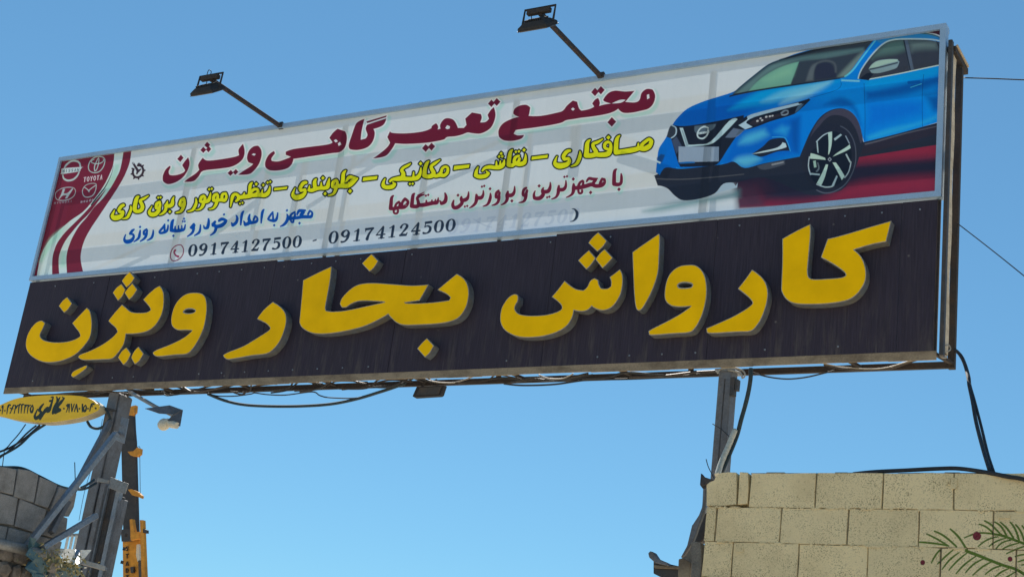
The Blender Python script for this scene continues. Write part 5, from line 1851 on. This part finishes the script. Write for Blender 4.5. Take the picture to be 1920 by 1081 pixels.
for k_ in range(420):
    u = rt.random()
    c0 = atx(72, 1045, XW + .2).lerp(at(140, 1062, 8.9), u) + Vector((rt.gauss(0, .05), rt.gauss(0, .07), rt.gauss(0, .05) - .02 * u))
    s_ = rt.uniform(.012, .032)
    a = Vector((rt.uniform(-1, 1), rt.uniform(-1, 1), rt.uniform(-1, 1))).normalized() * s_
    b2 = a.cross(Vector((rt.uniform(-1, 1), rt.uniform(-1, 1), rt.uniform(-1, 1)))).normalized() * s_ * .4
    dl.add([c0 - a, c0 + b2, c0 + a, c0 - b2], [(0, 1, 2, 3)])
o = dl.build('dry_leaves', M['dry'])
o['kind'] = 'stuff'
tag(o, 'withered yellow leaves caught on the blue green tarp', 'dry leaves')

# sunlit pickets behind
pk = thing('picket_railing', 'pale thin upright rods showing between the braces at the lower left', 'railing')
for k_ in range(5):
    x = 128 + k_ * 8.2
    a, b2 = at(x, 1003, 11.6), at(x - 18, 1090, 11.6)
    MB().bar(a, b2, .022, .02).build('rod', M['white_sheet'], pk)
MB().bar(at(118, 1003, 11.62), at(172, 1001, 11.62), .03, .02).build('rail', M['zinc'], pk)
rebase(pk)

# ================================================================== crane far behind
CY = 42.0
cr = thing('mobile_crane', 'orange and grey telescopic crane boom rising behind the left pole', 'crane')


def cpoly(name, P, d, mat, dy=0.):
    # the boom is as deep as it is wide: the right side shows beside the face
    if name == 'boom_section':
        xm = min(x for x, y in P)
        P, d = [(xm + (x - xm) * (.95 if mat == 'orange' else .88), y) for x, y in P], .14
    else:
        d = min(d, .15)
    return MB().prism([[at(x, y, CY + dy) for x, y in P]], (0, d, 0)).build(name, M[mat], cr)


cpoly('boom_section', [(230, 1012), (266, 1010), (274, 1180), (232, 1180)], .9, 'orange', .1)
cpoly('boom_section', [(227, 822), (256, 824), (262, 1010), (232, 1012)], .7, 'boom')
cpoly('boom_section', [(238, 776), (251, 777), (256, 830), (230, 828)], .55, 'boom', .05)
cpoly('sheave_head', [(241, 762), (254, 759), (253, 772), (247, 778), (237, 777)], .5, 'orange')
cpoly('sheave_head', [(239, 846), (250, 845), (257, 838), (263, 840), (262, 850), (256, 855), (245, 853)], .5, 'orange', -.3)
cpoly('sheave_head', [(240, 917), (246, 916), (258, 921), (265, 928), (264, 933), (256, 929), (247, 927)], .5, 'orange', -.3)
cpoly('collar', [(226, 992), (246, 990), (247, 1012), (228, 1014)], .5, 'darksteel', -.3)
cpoly('guide', [(243, 973), (248, 972), (252, 996), (262, 996), (262, 1008), (250, 1010), (245, 1012)], .4, 'orange', -.5)
cpoly('guide', [(262, 974), (268, 974), (273, 1100), (266, 1100)], .4, 'orange', -.6)
cpoly('guide', [(268, 990), (274, 992), (274, 998), (268, 998)], .3, 'darksteel', -.6)
cpoly('slot', [(256, 1020), (260, 1019), (262, 1048), (258, 1052), (255, 1040)], .1, 'bulb', -.02)
cpoly('slot', [(259, 1050), (265, 1050), (267, 1100), (261, 1100)], .1, 'darksteel', -.05)
cpoly('slot', [(244, 1062), (250, 1061), (250, 1072), (245, 1073)], .1, 'darksteel', -.02)
lt = MB()
for ch, yy in zip('STADT', (1023, 1037, 1051, 1064, 1077)):
    for g_ in GLYPH[ch]:
        A = nums(g_[1:])
        for q1, q2 in zip(A[:-1], A[1:]):
            p1, p2 = at(234 + q1[0] * 7, yy + 8 - q1[1] * 8, CY - .01), at(234 + q2[0] * 7, yy + 8 - q2[1] * 8, CY - .01)
            if (p1 - p2).length > .01:
                lt.bar(p1 + Vector((0, .06, 0)), p2 + Vector((0, .06, 0)), .025, .05)
lt.build('stencil_letters', M['ink'], cr)
for P in ([(253, 764), (256, 838)], [(262, 842), (263, 926)], [(257, 838), (261, 836), (264, 842), (263, 850)]):
    MB().tube([at(x, y, CY - .2) for x, y in P], .012, 5).build('hoist_rope', M['darksteel'], cr)
MB().box((at(232, 1170, CY).x - .5, CY - .2, 0), (at(232, 1170, CY).x + 2.0, CY + 2.2, 1.1)).build('turntable', M['orange'], cr)
MB().bar(at(252, 1170, CY + .5), at(252, 1170, CY + .5) * .0 + Vector((at(252, 1170, CY).x + .7, CY + .9, 1.0)), 1.0, .9).build('boom_section', M['orange'], cr)
rebase(cr)

# ================================================================== cables


def cable(label, pts, r, mat='black_rubber', name='cable', group=None, Y=10.2, n=7):
    P = [at(p[0], p[1], p[2] if len(p) > 2 else Y) for p in pts]
    return tag(MB().tube(spline(P), r, n).build(name, M[mat], smooth=True), label, name, group)


cable('thick blue black cable sagging below the left half of the black sign', [(390, 738), (420, 750), (455, 758), (500, 761), (560, 761), (620, 757), (670, 747), (710, 735), (735, 727), (760, 718)], .014, 'teal_rubber')
cable('thin cable just above the thick sagging one under the black sign', [(392, 738), (410, 742), (440, 742), (470, 738), (478, 736), (500, 739), (535, 740), (585, 734), (600, 741), (620, 745), (672, 745), (720, 730), (752, 722)], .006)
cable('cable looped under the frame between the small floodlight and the right pole', [(945, 719), (980, 722), (1040, 720), (1100, 712), (1180, 710), (1260, 706), (1340, 698), (1360, 695)], .008)
cable('dark wire hanging in a shallow curve right of the right pole', [(1408, 697), (1440, 706), (1475, 710), (1510, 707), (1545, 699), (1565, 694)], .006)
cable('grey and black lead drooping under the right end of the black sign', [(1545, 683), (1575, 690), (1620, 693), (1665, 691), (1700, 680), (1725, 672)], .009, 'darksteel')
cable('pale wire drooping under the right end of the black sign', [(1540, 680), (1570, 686), (1620, 691), (1660, 689), (1700, 678), (1718, 674)], .0045, 'pale_wire', Y=10.12)
cable('pale lead looped under the frame just right of the small floodlight', [(795, 711), (820, 716), (850, 717), (875, 710), (900, 700)], .006, 'pale_wire', Y=10.12)
cable('pale wire loop under the frame, midway from small floodlight to right pole', [(1010, 702), (1030, 709), (1055, 709), (1075, 700)], .005, 'pale_wire', Y=10.12)
cable('dark lead crossing the beige ledge left of the right pole', [(1120, 684), (1160, 687), (1210, 685), (1262, 678)], .007, Y=10.10)
cable('black cable dropping from the sign along the right pole', [(1408, 690, 10.0), (1407, 712, 10.0), (1401, 745, 10.0), (1390, 785, 10.0), (1382, 815, 10.0), (1368, 850, 9.9), (1352, 886, 9.8)], .017, 'teal_rubber')
cable('pale conduit leaning against the foot of the right pole', [(1378, 806, 9.98), (1366, 835, 9.9), (1353, 865, 9.8), (1345, 890, 9.7)], .022, 'bulb', 'conduit')
cable('thinner grey conduit right beside the pale one at the right pole', [(1376, 825, 10.02), (1366, 852, 9.95), (1356, 888, 9.9)], .014, 'zinc', 'conduit')
cable('thin wire poking out left of the right pole', [(1336, 794, 10.0), (1352, 804, 10.0), (1372, 822, 10.0)], .0035)
cable('thin bent wire standing on the left corner of the beige wall', [(1324, 860, 8.1), (1328, 874, 8.1), (1336, 890, 8.1), (1340, 898, 8.1)], .0028)
cable('coiled pale wire round the top of the right pole', [(1345, 700, 10.02), (1352, 691, 10.02), (1375, 689, 10.02), (1392, 694, 10.02), (1397, 702, 10.02), (1392, 708, 10.02), (1388, 698, 10.02), (1365, 693, 10.03)], .007, 'pale_wire')
cable('pair of leads running along the frame just left of the right pole', [(1180, 707), (1240, 705), (1300, 698), (1345, 695), (1360, 690)], .01, 'darksteel', Y=10.18)
cable('left and thicker of two black cables falling from sign to beige wall', [(1786, 653, 10.3), (1798, 662, 10.2), (1808, 680, 10.1), (1815, 706, 9.9), (1817, 722, 9.8), (1823, 750, 9.5), (1830, 790, 9.2), (1843, 840, 8.6), (1856, 882, 8.15)], .0125)
cable('right and thinner of two black cables falling from sign to beige wall', [(1786, 655, 10.3), (1801, 664, 10.2), (1810, 682, 10.1), (1817, 706, 9.9), (1819, 722, 9.8), (1827, 750, 9.5), (1840, 800, 9.2), (1852, 850, 8.6), (1863, 884, 8.15)], .0095)
cable('black cable lying along the top of the beige wall', [(1600, 888, 8.08), (1640, 884, 8.06), (1700, 881, 8.04), (1760, 878, 8.03), (1800, 878, 8.02), (1850, 885, 8.0), (1890, 893, 7.98), (1925, 900, 7.97), (1990, 930, 7.95)], .012)
cable('thin level wire going off right from the top right corner of the frame', [(1807, 146, 10.4), (1860, 147.5, 10.2), (1925, 150, 10.0), (2200, 160, 9.2), (3400, 230, 7.5)], .005, name='wire')
cable('thin wire slanting down to the right from the middle of the frame end', [(1789, 414, 10.29), (1850, 461, 10.0), (1925, 521, 9.7), (2200, 745, 8.9), (2900, 1330, 7.2)], .004, name='wire')
cable('tangled grey wires at the lower right corner of the frame', [(1768, 650, 10.05), (1778, 646, 10.1), (1782, 655, 10.1), (1770, 662, 10.05), (1775, 670, 10.1), (1764, 668, 10.03), (1767, 655, 10.0)], .005, 'pale_wire')
# bundle behind the oval sign and along the grey wall
cable('topmost of the cables running off left below the oval sign', [(85, 795, 9.98), (60, 812, 9.9), (35, 835, 9.7), (0, 855, 9.5), (-60, 885, 9.2)], .012, 'teal_rubber')
cable('middle cable running off left below the oval sign', [(75, 796, 9.98), (48, 820, 9.9), (20, 838, 9.7), (-5, 848, 9.5), (-60, 868, 9.2)], .011)
cable('lowest cable running off left below the oval sign', [(68, 797, 9.98), (50, 812, 9.9), (24, 838, 9.7), (-5, 861, 9.5), (-60, 900, 9.2)], .009)
cable('single thin wire joining the bundle below the oval sign', [(48, 795, 9.98), (36, 812, 9.9), (22, 828, 9.8), (8, 842, 9.6), (-30, 860, 9.4)], .006)
cable('black cable loop between the oval sign and the left pole', [(164, 790, 9.98), (170, 799, 9.95), (182, 803, 9.95), (195, 798, 9.98), (206, 785, 10.02)], .014, 'teal_rubber')
cable('short cable from the oval sign tip to the left pole', [(186, 762, 9.97), (196, 765, 9.97), (203, 775, 9.98), (207, 785, 10.02)], .012, 'teal_rubber')
cable('cable lying over the top of the grey block wall', [(-40, 868, 8.0), (0, 875, 8.0), (40, 877, 8.0), (75, 893, 8.2), (112, 911, 8.5), (140, 916, 8.9), (158, 911, 9.4), (176, 899, 9.9)], .012, 'teal_rubber')
cable('second cable from the grey wall up to the left pole', [(135, 914, 8.9), (150, 917, 9.3), (166, 913, 9.7), (180, 905, 10.0)], .012, 'teal_rubber')
cable('hair thin wire rising past the left of the left pole', [(148, 975, 10.1), (160, 915, 10.1), (180, 850, 10.1), (192, 785, 10.1)], .0025, name='wire')
cable('short upright wire above the grey block wall', [(141, 898, 8.9), (140, 866, 8.9)], .004, name='wire')
cable('thin vertical wire at the far left below the cables', [(4, 878, 9.0), (8, 845, 9.0)], .004, name='wire')

# the tangle of leads inside the bottom of the frame
tangle = [((240, 728), (300, 733), (330, 738), (400, 722)), ((330, 722), (360, 732), (400, 728), (440, 718)), ((430, 732), (460, 736), (480, 722), (520, 718)),
          ((500, 735), (540, 728), (560, 715), (600, 720)), ((560, 733), (600, 728), (640, 712), (690, 718)), ((640, 730), (680, 727), (720, 710), (770, 712)),
          ((60, 745), (130, 739), (200, 733), (240, 738)), ((130, 742), (180, 736), (230, 726), (290, 728)), ((700, 724), (740, 722), (780, 706), (810, 716)),
          ((860, 720), (900, 712), (940, 705), (980, 712)), ((960, 716), (1010, 708), (1050, 712), (1110, 700)), ((1090, 712), (1140, 705), (1180, 696), (1240, 702))]
where = ['just right of the left pole', 'above the shaded lamp', 'above the start of the thick sagging cable', 'above the left of the thick sagging cable',
         'above the middle of the thick sagging cable', 'above the right of the thick sagging cable', 'over the left half of the oval light box',
         'over the right half of the oval light box', 'right above the small floodlight', 'a little right of the small floodlight',
         'halfway between small floodlight and right pole', 'left of the right pole']
for i, Pt in enumerate(tangle):
    for q_ in range(2):
        P = [(x + rnd.uniform(-10, 10), y + rnd.uniform(-3, 3), 10.08 + .1 * q_ + rnd.uniform(-.02, .04)) for x, y in Pt]
        cable('%s thin tangled lead %s' % (('front', 'rear')[q_], where[i]), P, rnd.choice((.006, .008, .01)),
              rnd.choice(('black_rubber', 'black_rubber', 'rust', 'darksteel')), group='tangled leads in the bottom of the frame', n=5)
